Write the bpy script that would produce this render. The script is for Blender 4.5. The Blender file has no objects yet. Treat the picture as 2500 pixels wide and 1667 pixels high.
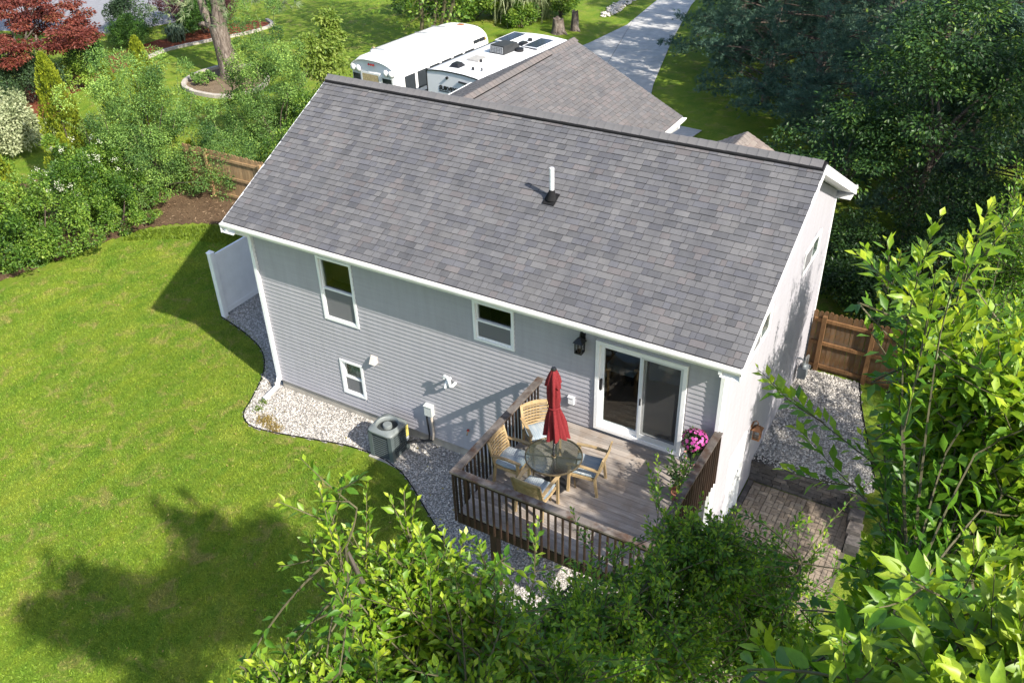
import bpy, math, random
import numpy as np
from mathutils import Vector, Matrix
random.seed(7); RNG = np.random.default_rng(11)
PI = math.pi
SC = bpy.context.scene
COL = SC.collection

# ---------------------------------------------------------------- camera
cam_d = bpy.data.cameras.new('camera'); cam = bpy.data.objects.new('camera', cam_d); COL.objects.link(cam)
def cam_basis(yaw, pitch, roll):
    f = Vector((math.sin(yaw)*math.cos(pitch), math.cos(yaw)*math.cos(pitch), math.sin(pitch)))
    r = Vector((math.cos(yaw), -math.sin(yaw), 0)); u = r.cross(f)
    c, s = math.cos(roll), math.sin(roll)
    return c*r+s*u, -s*r+c*u, f
CAM = Vector((14.486, -12.588, 13.201))
_r, _u, _f = cam_basis(-0.546, -0.592, -0.031)
M = Matrix(((_r.x, _u.x, -_f.x, CAM.x), (_r.y, _u.y, -_f.y, CAM.y), (_r.z, _u.z, -_f.z, CAM.z), (0, 0, 0, 1)))
cam.matrix_world = M
cam_d.sensor_width = 36; cam_d.lens = 2187.8/2500*36; cam_d.clip_end = 2000; cam_d.clip_start = .05
SC.camera = cam

# ---------------------------------------------------------------- sky, sun, exposure
SUN = Vector((1.22, -0.34, 1.0)).normalized()      # towards the sun
world = bpy.data.worlds.new('World'); SC.world = world; world.use_nodes = True
wn = world.node_tree.nodes; wl = world.node_tree.links
bg = wn['Background']; sky = wn.new('ShaderNodeTexSky'); sky.sky_type = 'NISHITA'; sky.sun_disc = False
sky.sun_elevation = math.asin(SUN.z); sky.sun_rotation = math.atan2(SUN.x, SUN.y)
sky.air_density = 1.0; sky.dust_density = 1.5; sky.ozone_density = 1.0
wl.new(sky.outputs[0], bg.inputs[0]); bg.inputs[1].default_value = 0.145
sd = bpy.data.lights.new('sun', 'SUN'); sd.energy = 5.0; sd.angle = math.radians(.7); sd.color = (1, .94, .84)
so = bpy.data.objects.new('sun', sd); COL.objects.link(so); so.rotation_euler = (-SUN).to_track_quat('-Z', 'Y').to_euler(); so.location = (30, -10, 30)
SC.view_settings.view_transform = 'Standard'; SC.view_settings.look = 'None'; SC.view_settings.gamma = 1
SC.view_settings.exposure = 0.88
SC.view_settings.use_curve_mapping = False
SC.render.engine = 'CYCLES'
SC.cycles.max_bounces = 8; SC.cycles.transparent_max_bounces = 12; SC.cycles.diffuse_bounces = 3

# ---------------------------------------------------------------- helpers
ORG = {}
def tag(o, label=None, cat=None, group=None, kind=None):
    if label: o['label'] = label
    if cat: o['category'] = cat
    if group: o['group'] = group
    if kind: o['kind'] = kind
    return o
def thing(name, label, cat, loc=(0, 0, 0), rz=0.0, group=None):
    o = bpy.data.objects.new(name, None); COL.objects.link(o); o.location = loc; o.rotation_euler = (0, 0, rz)
    o.empty_display_size = .1
    ORG[o.name] = Vector(loc) if rz == 0 else Vector((0, 0, 0))
    return tag(o, label, cat, group)
def link(name, me, mat=None, parent=None):
    o = bpy.data.objects.new(name, me); COL.objects.link(o)
    if mat and not me.materials: me.materials.append(mat)
    if parent is not None:
        o.parent = parent; ORG[o.name] = ORG.get(parent.name, Vector((0, 0, 0)))
    return o
def np_mesh(name, V, F, tint=None, col=None, smooth=False):
    V = np.asarray(V, dtype=np.float32); F = np.asarray(F, dtype=np.int32)
    me = bpy.data.meshes.new(name); m, k = F.shape
    me.vertices.add(len(V)); me.vertices.foreach_set('co', V.ravel())
    me.loops.add(m*k); me.loops.foreach_set('vertex_index', F.ravel())
    me.polygons.add(m); me.polygons.foreach_set('loop_start', np.arange(0, m*k, k, dtype=np.int32))
    me.polygons.foreach_set('use_smooth', np.full(m, bool(smooth)))
    if tint is not None:
        a = me.attributes.new('tint', 'FLOAT', 'POINT'); a.data.foreach_set('value', np.asarray(tint, dtype=np.float32).ravel())
    if col is not None:
        a = me.attributes.new('col', 'FLOAT_COLOR', 'FACE'); c = np.ones((m, 4), dtype=np.float32); c[:, :3] = col; a.data.foreach_set('color', c.ravel())
    me.update(calc_edges=True)
    return me
def inst(tv, tf, Mx, T):
    """copies of a template: tv (k,3), tf (m,3), Mx (n,3,3) columns = axes, T (n,3)"""
    n = len(T); k = len(tv)
    V = np.einsum('nij,kj->nki', Mx, tv) + T[:, None, :]
    F = tf[None] + (np.arange(n)*k)[:, None, None]
    return V.reshape(-1, 3), F.reshape(-1, tf.shape[1])
def nrm(a): return a/np.maximum(np.linalg.norm(a, axis=-1, keepdims=True), 1e-9)
def frames(axis, up):
    """(n,3,3): column x = axis, z = up made perpendicular"""
    x = nrm(axis); y = nrm(np.cross(up, x)); z = np.cross(x, y)
    return np.stack([x, y, z], axis=2)

class MB:
    def __init__(s): s.v = []; s.f = []
    def add(s, V, F):
        b = len(s.v); s.v += [tuple(p) for p in V]; s.f += [tuple(b+i for i in q) for q in F]; return s
    def box(s, x0, x1, y0, y1, z0, z1):
        return s.add([(x0, y0, z0), (x1, y0, z0), (x1, y1, z0), (x0, y1, z0), (x0, y0, z1), (x1, y0, z1), (x1, y1, z1), (x0, y1, z1)],
                     [(0, 3, 2, 1), (4, 5, 6, 7), (0, 1, 5, 4), (1, 2, 6, 5), (2, 3, 7, 6), (3, 0, 4, 7)])
    def hexa(s, P):   # 8 corners, bottom ring then top ring
        return s.add(P, [(0, 3, 2, 1), (4, 5, 6, 7), (0, 1, 5, 4), (1, 2, 6, 5), (2, 3, 7, 6), (3, 0, 4, 7)])
    def beam(s, p0, p1, w, h, up=(0, 0, 1)):
        p0 = Vector(p0); p1 = Vector(p1); d = (p1-p0).normalized(); up = Vector(up)
        if abs(d.dot(up)) > .98: up = Vector((0, 1, 0))
        a = d.cross(up).normalized()*(w/2); b = a.cross(d).normalized()*(h/2)
        return s.hexa([p0-a-b, p0+a-b, p1+a-b, p1-a-b, p0-a+b, p0+a+b, p1+a+b, p1-a+b])
    def tube(s, pts, rad, n=8):
        pts = [Vector(p) for p in pts]; m = len(pts)
        if not hasattr(rad, '__len__'): rad = [rad]*m
        V = []; ref = None
        for i, p in enumerate(pts):
            d = (pts[min(i+1, m-1)]-pts[max(i-1, 0)]).normalized()
            if ref is None: ref = d.orthogonal().normalized()
            a = (ref-d*ref.dot(d)).normalized(); ref = a; b = d.cross(a)
            V += [p+(a*math.cos(t*2*PI/n)+b*math.sin(t*2*PI/n))*rad[i] for t in range(n)]
        F = [(i*n+j, i*n+(j+1) % n, (i+1)*n+(j+1) % n, (i+1)*n+j) for i in range(m-1) for j in range(n)]
        F += [tuple(range(n-1, -1, -1)), tuple(range((m-1)*n, m*n))]
        return s.add(V, F)
    def lathe(s, prof, n=20, c=(0, 0, 0), caps=True):
        V = []; m = len(prof)
        for r, z in prof: V += [(c[0]+r*math.cos(t*2*PI/n), c[1]+r*math.sin(t*2*PI/n), c[2]+z) for t in range(n)]
        F = [(i*n+j, i*n+(j+1) % n, (i+1)*n+(j+1) % n, (i+1)*n+j) for i in range(m-1) for j in range(n)]
        if caps: F += [tuple(range(n-1, -1, -1)), tuple(range((m-1)*n, m*n))]
        return s.add(V, F)
    def prism(s, poly, z0, z1):
        n = len(poly)
        return s.add([(x, y, z0) for x, y in poly]+[(x, y, z1) for x, y in poly],
                     [tuple(range(n-1, -1, -1)), tuple(range(n, 2*n))]+[(i, (i+1) % n, n+(i+1) % n, n+i) for i in range(n)])
    def mesh(s, name, off=Vector((0, 0, 0)), smooth=False):
        me = bpy.data.meshes.new(name); me.from_pydata([(p[0]-off[0], p[1]-off[1], p[2]-off[2]) for p in s.v], [], s.f)
        if smooth:
            me.polygons.foreach_set('use_smooth', [True]*len(me.polygons))
        me.update(); return me
    def build(s, name, mat, parent=None, smooth=False):
        off = ORG.get(parent.name, Vector((0, 0, 0))) if parent is not None else Vector((0, 0, 0))
        o = link(name, s.mesh(name, off, smooth), mat, parent)
        if smooth: o.data.set_sharp_from_angle(angle=math.radians(40))
        return o
def box(name, mat, parent, *a): return MB().box(*a).build(name, mat, parent)
def np_obj(name, V, F, mat, parent=None, **k):
    if parent is not None: V = np.asarray(V)-np.array(ORG.get(parent.name, Vector((0, 0, 0))))
    return link(name, np_mesh(name, V, F, **k), mat, parent)
def copy_tree(o, parent=None):
    c = o.copy(); COL.objects.link(c); c.parent = parent
    for ch in list(o.children): copy_tree(ch, c)
    return c
def ss(a, b, x):
    t = np.clip((np.asarray(x, dtype=float)-a)/(b-a), 0, 1); return t*t*(3-2*t)

# ---------------------------------------------------------------- materials
class MT:
    def __init__(s, name):
        s.m = bpy.data.materials.new(name); s.m.use_nodes = True; s.nt = s.m.node_tree
        s.p = s.nt.nodes['Principled BSDF']; s.out = s.nt.nodes['Material Output']; s._co = None
    def n(s, t, **k):
        x = s.nt.nodes.new(t)
        for a, b in k.items(): setattr(x, a, b)
        return x
    def l(s, a, b): s.nt.links.new(a, b)
    def co(s):
        if s._co is None: s._co = s.n('ShaderNodeTexCoord').outputs['Object']
        return s._co
    def noise(s, scale, detail=4, rough=.55, dist=0, vec=None):
        x = s.n('ShaderNodeTexNoise'); x.inputs['Scale'].default_value = scale; x.inputs['Detail'].default_value = detail
        x.inputs['Roughness'].default_value = rough; x.inputs['Distortion'].default_value = dist
        s.l(vec if vec is not None else s.co(), x.inputs['Vector']); return x.outputs['Fac']
    def mapv(s, scale=(1, 1, 1), rot=(0, 0, 0)):
        x = s.n('ShaderNodeMapping'); x.inputs['Scale'].default_value = scale; x.inputs['Rotation'].default_value = rot
        s.l(s.co(), x.inputs['Vector']); return x.outputs[0]
    def ramp(s, fac, stops, interp='LINEAR'):
        x = s.n('ShaderNodeValToRGB'); x.color_ramp.interpolation = interp; e = x.color_ramp.elements
        while len(e) < len(stops): e.new(.5)
        for i, (p, c) in enumerate(stops): e[i].position = p; e[i].color = (c[0], c[1], c[2], 1)
        s.l(fac, x.inputs[0]); return x.outputs[0]
    def mix(s, fac, a, b, mode='MIX'):
        x = s.n('ShaderNodeMix', data_type='RGBA', blend_type=mode)
        for v, i in ((fac, 0), (a, 6), (b, 7)):
            if hasattr(v, 'is_output'): s.l(v, x.inputs[i])
            else: x.inputs[i].default_value = v if i == 0 else (v[0], v[1], v[2], 1)
        return x.outputs[2]
    def attr(s, name, out='Fac'):
        x = s.n('ShaderNodeAttribute'); x.attribute_name = name; return x.outputs[out]
    def col(s, c):
        if hasattr(c, 'is_output'): s.l(c, s.p.inputs['Base Color'])
        else: s.p.inputs['Base Color'].default_value = (c[0], c[1], c[2], 1)
        return s
    def rough(s, r, spec=None, metal=0):
        s.p.inputs['Roughness'].default_value = r; s.p.inputs['Metallic'].default_value = metal
        if spec is not None: s.p.inputs['Specular IOR Level'].default_value = spec
        return s
    def bump(s, fac, strength=.3, dist=.02):
        x = s.n('ShaderNodeBump'); x.inputs['Strength'].default_value = strength; x.inputs['Distance'].default_value = dist
        s.l(fac, x.inputs['Height']); s.l(x.outputs[0], s.p.inputs['Normal']); return s
def sc(c, k): return tuple(min(1, x*k) for x in c)
def simple(name, c, rough=.6, var=.15, scale=6, bump=0, bscale=60, spec=.5, metal=0):
    t = MT(name); f = t.noise(scale)
    t.col(t.ramp(f, [(.3, sc(c, 1-var)), (.7, sc(c, 1+var))])).rough(rough, spec, metal)
    if bump: t.bump(t.noise(bscale, 3), bump, .01)
    return t.m
def leafmat(name, stops, rough=.45, trans=.35, spec=.4):
    """two-sided leaf: principled front plus translucency, colour picked by the leaf's own tint"""
    t = MT(name); c = t.ramp(t.attr('tint'), stops)
    c = t.mix(1.0, c, t.ramp(t.noise(45, 4, .7), [(.3, (.78, .8, .8)), (.7, (1.2, 1.16, 1.1))]), 'MULTIPLY')
    t.col(c).rough(rough, spec)
    tr = t.n('ShaderNodeBsdfTranslucent'); tc = t.mix(.5, c, (.35, .5, .03), 'MIX'); 
    t.l(t.mix(1.0, c, (1.35, 1.25, .6), 'MULTIPLY'), tr.inputs[0])
    mx = t.n('ShaderNodeMixShader'); mx.inputs[0].default_value = trans
    t.l(t.p.outputs[0], mx.inputs[1]); t.l(tr.outputs[0], mx.inputs[2]); t.l(mx.outputs[0], t.out.inputs[0])
    return t.m
def wood(name, c1, c2, axis_scale, rough=.75, bump=.25, spec=.3, blot=None):
    t = MT(name); v = t.mapv(axis_scale); f = t.noise(1.0, 6, .6, .6, v)
    c = t.ramp(f, [(.28, c1), (.72, c2)])
    if blot: c = t.mix(t.ramp(t.noise(3.5, 4), [(.45, (0, 0, 0)), (.62, (1, 1, 1))]), c, blot)
    ri = t.n('ShaderNodeObjectInfo').outputs['Random']
    c = t.mix(1.0, c, t.ramp(ri, [(0, (.72, .72, .72)), (1, (1.15, 1.12, 1.08))]), 'MULTIPLY')
    t.col(c).rough(rough, spec).bump(f, bump, .01); return t.m

m_white = simple('white_vinyl', (.78, .79, .8), .42, .05, 3)
m_gutter = simple('white_gutter', (.74, .73, .71), .5, .1, 2.2, .1, 8)
m_trim = simple('white_trim', (.8, .8, .8), .5, .04, 4)
def siding_mat():
    t = MT('grey_vinyl_siding'); f = t.noise(1.0, 5, .6, 0, t.mapv((1.2, 1.2, 30)))
    g = t.noise(1.1, 5, .65)
    c = t.ramp(f, [(.3, (.345, .335, .365)), (.7, (.38, .37, .40))])
    c = t.mix(t.ramp(g, [(.45, (0, 0, 0)), (.75, (.3, .3, .3))]), c, (.335, .325, .335))
    st = t.noise(1.0, 5, .65, .2, t.mapv((7, 7, .7))); c = t.mix(1.0, c, t.ramp(st, [(.35, (.93, .93, .925)), (.65, (1.03, 1.03, 1.03))]), 'MULTIPLY')
    t.col(c).rough(.5, .35).bump(t.noise(1.4, 3), .12, .03); return t.m
m_siding = siding_mat()
m_found = simple('foundation_concrete', (.36, .33, .28), .9, .22, 3, .3, 40)
def shingle_mat(name):
    t = MT(name); c = t.attr('col', 'Color'); g = t.noise(170, 2, .7); b = t.noise(1.1, 4, .6)
    c = t.mix(1.0, c, t.ramp(g, [(.3, (.72, .72, .72)), (.7, (1.28, 1.28, 1.28))]), 'MULTIPLY')
    c = t.mix(1.0, c, t.ramp(b, [(.3, (.9, .9, .92)), (.7, (1.08, 1.06, 1.04))]), 'MULTIPLY')
    k = t.noise(1.0, 5, .6, .3, t.mapv((3.2, .35, .35))); c = t.mix(1.0, c, t.ramp(k, [(.32, (.86, .86, .87)), (.68, (1.08, 1.07, 1.06))]), 'MULTIPLY')
    t.col(c).rough(.92, .2).bump(g, .35, .004); return t.m
m_shingle = shingle_mat('asphalt_shingle')
m_black = simple('black_plastic', (.012, .012, .013), .85, .2, 10, spec=.15)
def glass_mat(name, tint=(.75, .8, .8), ior=1.5, rough=.0, dens=.0):
    t = MT(name); g = t.n('ShaderNodeBsdfGlossy'); g.inputs['Roughness'].default_value = rough
    tr = t.n('ShaderNodeBsdfTransparent'); tr.inputs[0].default_value = (*tint, 1)
    ge = t.n('ShaderNodeNewGeometry'); dt = t.n('ShaderNodeVectorMath', operation='DOT_PRODUCT'); t.l(ge.outputs['Normal'], dt.inputs[0]); t.l(ge.outputs['Incoming'], dt.inputs[1])
    def ma(op, a, b):
        x = t.n('ShaderNodeMath', operation=op)
        for i_, v_ in enumerate((a, b)):
            if hasattr(v_, 'is_output'): t.l(v_, x.inputs[i_])
            elif v_ is not None: x.inputs[i_].default_value = v_
        return x.outputs[0]
    f0 = ((ior-1)/(ior+1))**2   # Schlick, same from both faces of the pane
    fr = ma('ADD', ma('MULTIPLY', ma('POWER', ma('SUBTRACT', 1.0, ma('ABSOLUTE', dt.outputs['Value'], None)), 5.0), 1-f0), f0)
    mx = t.n('ShaderNodeMixShader'); t.l(fr, mx.inputs[0]); t.l(tr.outputs[0], mx.inputs[1]); t.l(g.outputs[0], mx.inputs[2])
    t.l(mx.outputs[0], t.out.inputs[0]); return t.m
m_glass = glass_mat('window_glass', (.8, .84, .83), 1.6)
def screen_mat():
    t = MT('insect_screen'); t.col((.22, .22, .23)).rough(.7, .2)
    tr = t.n('ShaderNodeBsdfTransparent'); mx = t.n('ShaderNodeMixShader'); mx.inputs[0].default_value = .62
    t.l(tr.outputs[0], mx.inputs[1]); t.l(t.p.outputs[0], mx.inputs[2]); t.l(mx.outputs[0], t.out.inputs[0]); return t.m
m_screen = screen_mat()
m_metal = simple('grey_metal', (.33, .34, .34), .45, .15, 8, metal=.6)
m_iron = simple('black_iron', (.012, .012, .014), .45, .2, 12)

# ================================================================ GROUND
def hf(x, y):
    x = np.asarray(x, dtype=float); y = np.asarray(y, dtype=float)
    z = -.3+.3*ss(8, 13, y)
    dep = ss(8.3, 10.9, x)*(1-ss(13.9, 16.5, x))*(1-ss(3.02, 3.2, y))
    return z-.54*dep
def inpoly(P, poly):
    x, y = P[:, 0], P[:, 1]; r = np.zeros(len(P), bool); n = len(poly)
    for i in range(n):
        (x0, y0), (x1, y1) = poly[i], poly[(i+1) % n]
        c = ((y0 > y) != (y1 > y)) & (x < (x1-x0)*(y-y0)/((y1-y0) if y1 != y0 else 1e-9)+x0); r ^= c
    return r
def smooth_poly(pts, k=5, closed=False):
    out = []; n = len(pts)
    for i in range(n if closed else n-1):
        p0, p1, p2, p3 = [pts[(i+j) % n] if closed else pts[min(max(i+j, 0), n-1)] for j in (-1, 0, 1, 2)]
        for t in range(k):
            t /= k
            out.append(tuple(.5*((2*b)+(-a+c)*t+(2*a-5*b+4*c-d)*t*t+(-a+3*b-3*c+d)*t**3) for a, b, c, d in zip(p0, p1, p2, p3)))
    if not closed: out.append(tuple(pts[-1]))
    return out
def grid_axis(lo, hi, fine):
    a = set(np.round(np.concatenate([[-400, -200, -110], np.arange(lo, hi, 1.0), [110, 200, 400]]), 3))
    for f0, f1, st in fine: a |= set(np.round(np.arange(f0, f1, st), 3))
    return np.array(sorted(a))
def sheet(xs, ys, hfun):
    X, Y = np.meshgrid(xs, ys); V = np.stack([X, Y, hfun(X, Y)], -1).reshape(-1, 3); nx = len(xs)
    i, j = np.meshgrid(np.arange(nx-1), np.arange(len(ys)-1)); a = (j*nx+i).ravel()
    return V, np.stack([a, a+1, a+nx+1, a+nx], 1)
GRASS_DRY = (.115, .105, .038)
def lawn_color(t):
    big = t.noise(.42, 6, .62, .8); mid = t.noise(1.5, 5, .65, .4); fine = t.noise(28, 4, .7)
    streak = t.noise(1.0, 4, .6, .3, t.mapv((2.2, .6, 1), (0, 0, .5)))
    c = t.ramp(big, [(.28, (.115, .205, .022)), (.5, (.195, .28, .032)), (.7, (.3, .335, .055))])
    c = t.mix(t.ramp(mid, [(.38, (0, 0, 0)), (.62, (.7, .7, .7))]), c, (.11, .215, .02))
    c = t.mix(t.ramp(streak, [(.45, (0, 0, 0)), (.72, (.6, .6, .6))]), c, (.255, .315, .032))
    dry = t.ramp(t.noise(1.7, 6, .72, .8), [(.53, (0, 0, 0)), (.68, (.7, .7, .7))])
    c = t.mix(dry, c, (.34, .275, .11))
    return c, fine
def lawn_mat():
    t = MT('lawn_turf'); c, fine = lawn_color(t)
    c = t.mix(1.0, c, t.ramp(fine, [(.25, (.45, .5, .45)), (.75, (1.3, 1.25, 1.2))]), 'MULTIPLY')
    t.col(c).rough(.9, .1).bump(t.noise(60, 4, .7), .9, .05); return t.m
m_lawn = lawn_mat()
xs = grid_axis(-80, 60, [(6, 18, .25), (-6, 6, .5)]); ys = grid_axis(-40, 90, [(-6, 9, .25), (3.0, 3.3, .04), (9, 14, .5)])
V, F = sheet(xs, ys, hf)
lawn = np_obj('lawn', V, F, m_lawn, smooth=True); tag(lawn, kind='structure')

# ---- gravel beds
GR_REAR = smooth_poly([(-3.9, 1.72), (-2.7, 1.42), (-1.6, .96), (-.85, .2), (-.35, -.75), (-.12, -1.25), (.35, -1.52), (1.0, -1.45), (2, -1.2), (2.8, -1.0), (3.6, -.93), (4.2, -1.02), (4.8, -1.25), (6.07, -2.07), (7.0, -2.62), (7.6, -2.9), (8.4, -3.2), (9.6, -3.6), (11.0, -3.75), (12.2, -3.6)], 4)
GR_REAR_POLY = GR_REAR+[(12.2, -1.4), (11.15, -.4), (11.15, .1), (0, .1), (-.02, 7.2), (-3.9, 7.2)]
GR_SIDE_POLY = [(11.16, 3.0), (13.45, 3.0), (13.72, 3.2), (13.75, 3.44), (13.27, 4.82), (12.85, 6.1), (12.62, 7.02), (11.16, 7.02)]
def gravel_mat(name, stops):
    t = MT(name); v = t.n('ShaderNodeTexVoronoi'); v.inputs['Scale'].default_value = 30; t.l(t.co(), v.inputs['Vector'])
    h = t.n('ShaderNodeSeparateColor'); t.l(v.outputs['Color'], h.inputs[0])
    t.col(t.ramp(h.outputs[0], stops)).rough(.9, .2).bump(v.outputs['Distance'], .8, .03); return t.m
m_gravel_base = gravel_mat('gravel_bed_base', [(0, (.2, .185, .165)), (1, (.36, .34, .31))])
def stone_mat():
    t = MT('pale_limestone_gravel'); c = t.ramp(t.attr('tint'), [(0, (.26, .245, .23)), (.25, (.37, .35, .325)), (.6, (.48, .45, .415)), (1, (.62, .585, .54))])
    c = t.mix(1.0, c, t.ramp(t.noise(60, 3), [(.3, (.8, .8, .8)), (.7, (1.15, 1.15, 1.15))]), 'MULTIPLY')
    t.col(c).rough(.85, .2); return t.m
m_stone = stone_mat()
def gridsheet(poly, st, lift, hfun):
    P = np.array(poly); x0, y0 = P.min(0); x1, y1 = P.max(0)
    gx, gy = np.meshgrid(np.arange(x0, x1, st), np.arange(y0, y1, st)); c = np.stack([gx.ravel()+st/2, gy.ravel()+st/2], 1); c = c[inpoly(c, poly)]
    o = np.array([(-1, -1), (1, -1), (1, 1), (-1, 1)])*st/2; q = (c[:, None]+o[None]).reshape(-1, 2)
    return np.column_stack([q, hfun(q[:, 0], q[:, 1])+lift]), np.arange(len(q)).reshape(-1, 4)
def scatter(poly, dens):
    P = np.array(poly); lo, hi = P.min(0), P.max(0); n = int(dens*np.prod(hi-lo)); q = RNG.uniform(lo, hi, (n, 2)); return q[inpoly(q, poly)]
IV = np.array([(1, 0, 0), (.1, 1, .1), (-1, .1, 0), (0, -1, -.1), (.1, .1, 1), (0, 0, -1)], float); IF = np.array([(0, 1, 4), (1, 2, 4), (2, 3, 4), (3, 0, 4), (1, 0, 5), (2, 1, 5), (3, 2, 5), (0, 3, 5)]); NS = 6
def randrot(n):
    q = nrm(RNG.normal(size=(n, 4))); w, x, y, z = q.T
    return np.stack([np.stack([1-2*(y*y+z*z), 2*(x*y-z*w), 2*(x*z+y*w)], -1), np.stack([2*(x*y+z*w), 1-2*(x*x+z*z), 2*(y*z-x*w)], -1), np.stack([2*(x*z-y*w), 2*(y*z+x*w), 1-2*(x*x+y*y)], -1)], 1)
def stones(q, hfun, r0, r1, lift=0.0):
    n = len(q); r = RNG.uniform(r0, r1, n); sx = np.stack([r*RNG.uniform(.9, 1.5, n), r, r*RNG.uniform(.5, .8, n)], 1)
    a = RNG.uniform(0, 2*PI, n); tl = RNG.normal(0, .35, (n, 2)); R = np.zeros((n, 3, 3)); ca, sa = np.cos(a), np.sin(a)
    R[:, 0, 0] = ca; R[:, 0, 1] = -sa; R[:, 1, 0] = sa; R[:, 1, 1] = ca; R[:, 2, 2] = 1; R[:, 2, 0] = tl[:, 0]; R[:, 2, 1] = tl[:, 1]
    jit = 1.12+RNG.uniform(-.25, .25, (n, NS, 1)); V = (IV[None]*jit)*sx[:, None, :]
    V = np.einsum('nij,nkj->nki', R, V); T = np.column_stack([q, hfun(q[:, 0], q[:, 1])+lift+r*RNG.uniform(.0, .9, n)])
    F = (IF[None]+(np.arange(n)*NS)[:, None, None]).reshape(-1, 3)
    return (V+T[:, None]).reshape(-1, 3), F, np.repeat(RNG.uniform(0, 1, n)**1.1, NS)
HOUSE_FP = [(0, 0), (11.16, 0), (11.16, 7.4), (0, 7.4)]
V, F = gridsheet(GR_REAR_POLY, .1, .014, hf); g = np_obj('gravel_bed', V, F, m_gravel_base); tag(g, kind='structure')
q = scatter(GR_REAR_POLY, 900); PAD = [(-3.35, 2.75), (-.2, 2.75), (-.2, 5.0), (-3.35, 5.0)]
q = q[~inpoly(q, PAD)]; q = q[(q[:, 1] < 4.2)]
edge_q = np.array([(p[0]+RNG.normal(0, .05), p[1]+RNG.normal(0, .05)) for p in GR_REAR for _ in range(2)])
Vs, Fs, ts = stones(q, hf, .012, .025, .012)
g = np_obj('gravel_stones', Vs, Fs, m_stone, tint=ts); tag(g, 'pale limestone gravel along the rear wall and under the deck', 'gravel', kind='stuff')
flat = lambda x, y: np.full(np.shape(x), -.3)
V, F = gridsheet(GR_SIDE_POLY, .1, .018, flat); g = np_obj('gravel_bed', V, F, m_gravel_base); tag(g, kind='structure')
q = scatter(GR_SIDE_POLY, 850); Vs, Fs, ts = stones(q, flat, .013, .028, .014)
g = np_obj('gravel_stones', Vs, Fs, m_stone, tint=ts); tag(g, 'pale gravel on the terrace between fence and retaining wall', 'gravel', kind='stuff')
e = MB().tube([(x, y, float(hf(x, y))+.03) for x, y in GR_REAR], .014, 6); o = e.build('garden_edging', m_black, None, True)
tag(o, 'black plastic edging strip curving between lawn and rear gravel', 'edging')
e = MB().tube([(x, y, -.27) for x, y in [(13.72, 3.3), (13.75, 3.46), (13.27, 4.84), (12.85, 6.12), (12.62, 7.0)]], .022, 6); o = e.build('garden_edging', m_black, None, True)
tag(o, 'black plastic edging strip beside the gravel terrace', 'edging')
m_pad = simple('pad_concrete', (.36, .34, .31), .9, .18, 4, .2, 60)
o = MB().box(-3.3, -.02, 2.8, 4.95, -.35, -.255).build('concrete_pad', m_pad); tag(o, kind='structure')

# ---- mulch beds
def mulch_mat(name, a, b, c):
    t = MT(name); f = t.noise(22, 6, .75, .6); g = t.noise(2.0, 4)
    cc = t.ramp(f, [(.25, a), (.5, b), (.78, c)]); cc = t.mix(t.ramp(g, [(.4, (0, 0, 0)), (.7, (.5, .5, .5))]), cc, a)
    t.col(cc).rough(.95, .1).bump(f, 1, .05); return t.m
m_mulch = mulch_mat('brown_bark_mulch', (.05, .032, .02), (.13, .085, .05), (.25, .17, .1))
m_redmulch = mulch_mat('red_dyed_mulch', (.09, .028, .016), (.19, .06, .032), (.3, .115, .06))
def bed(poly, mat, lift=.02, st=.25):
    V, F = gridsheet(poly, st, lift, hf); o = np_obj('mulch_bed', V, F, mat); return tag(o, kind='structure')
BED = smooth_poly([(-12.2, -3.5), (-11.6, -.3), (-11.0, 2.3), (-10.4, 4.6), (-8.9, 5.8), (-7.2, 6.2), (-5.8, 6.35), (-4.5, 6.4), (-4.4, 7.6), (-10, 7.8), (-14, 9), (-18, 4), (-16, -5)], 4, True)
bed(BED, m_mulch, .02, .15)
RED = smooth_poly([(-22.8, 10.2), (-24.2, 12.4), (-25.2, 16.4), (-25.7, 19.2), (-24.7, 22.2), (-24.0, 24.0), (-24.0, 25.3), (-25.2, 25.9), (-26.6, 24.6), (-27.6, 20.5), (-27.6, 16), (-27, 12.5), (-25, 9.5)], 4, True)
bed(RED, m_redmulch)
q = scatter([p for p in BED], 70); q = q[(q[:, 0] > -11.5)]
n = len(q); tv = np.array([(-1, -.25, 0), (1, -.2, .1), (.9, .25, 0), (-.9, .3, .1)]); tf = np.array([(0, 1, 2, 3)])
R = randrot(n)*.25; R[:, 2, :] *= 1; Mx = frames(np.column_stack([RNG.normal(size=(n, 2)), RNG.normal(0, .15, n)]), np.column_stack([RNG.normal(0, .3, (n, 2)), np.ones(n)]))*RNG.uniform(.02, .06, (n, 1, 1))
V, F = inst(tv, tf, Mx, np.column_stack([q, hf(q[:, 0], q[:, 1])+.035]))
m_chip = leafmat('bark_chip', [(0, (.06, .04, .025)), (.5, (.16, .1, .06)), (1, (.32, .23, .15))], .9, .0, .1)
o = np_obj('bark_chips', V, F, m_chip, tint=np.repeat(RNG.uniform(0, 1, n), 4)); tag(o, 'loose brown bark chips on the bed before the fence', 'mulch', kind='stuff')

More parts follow.
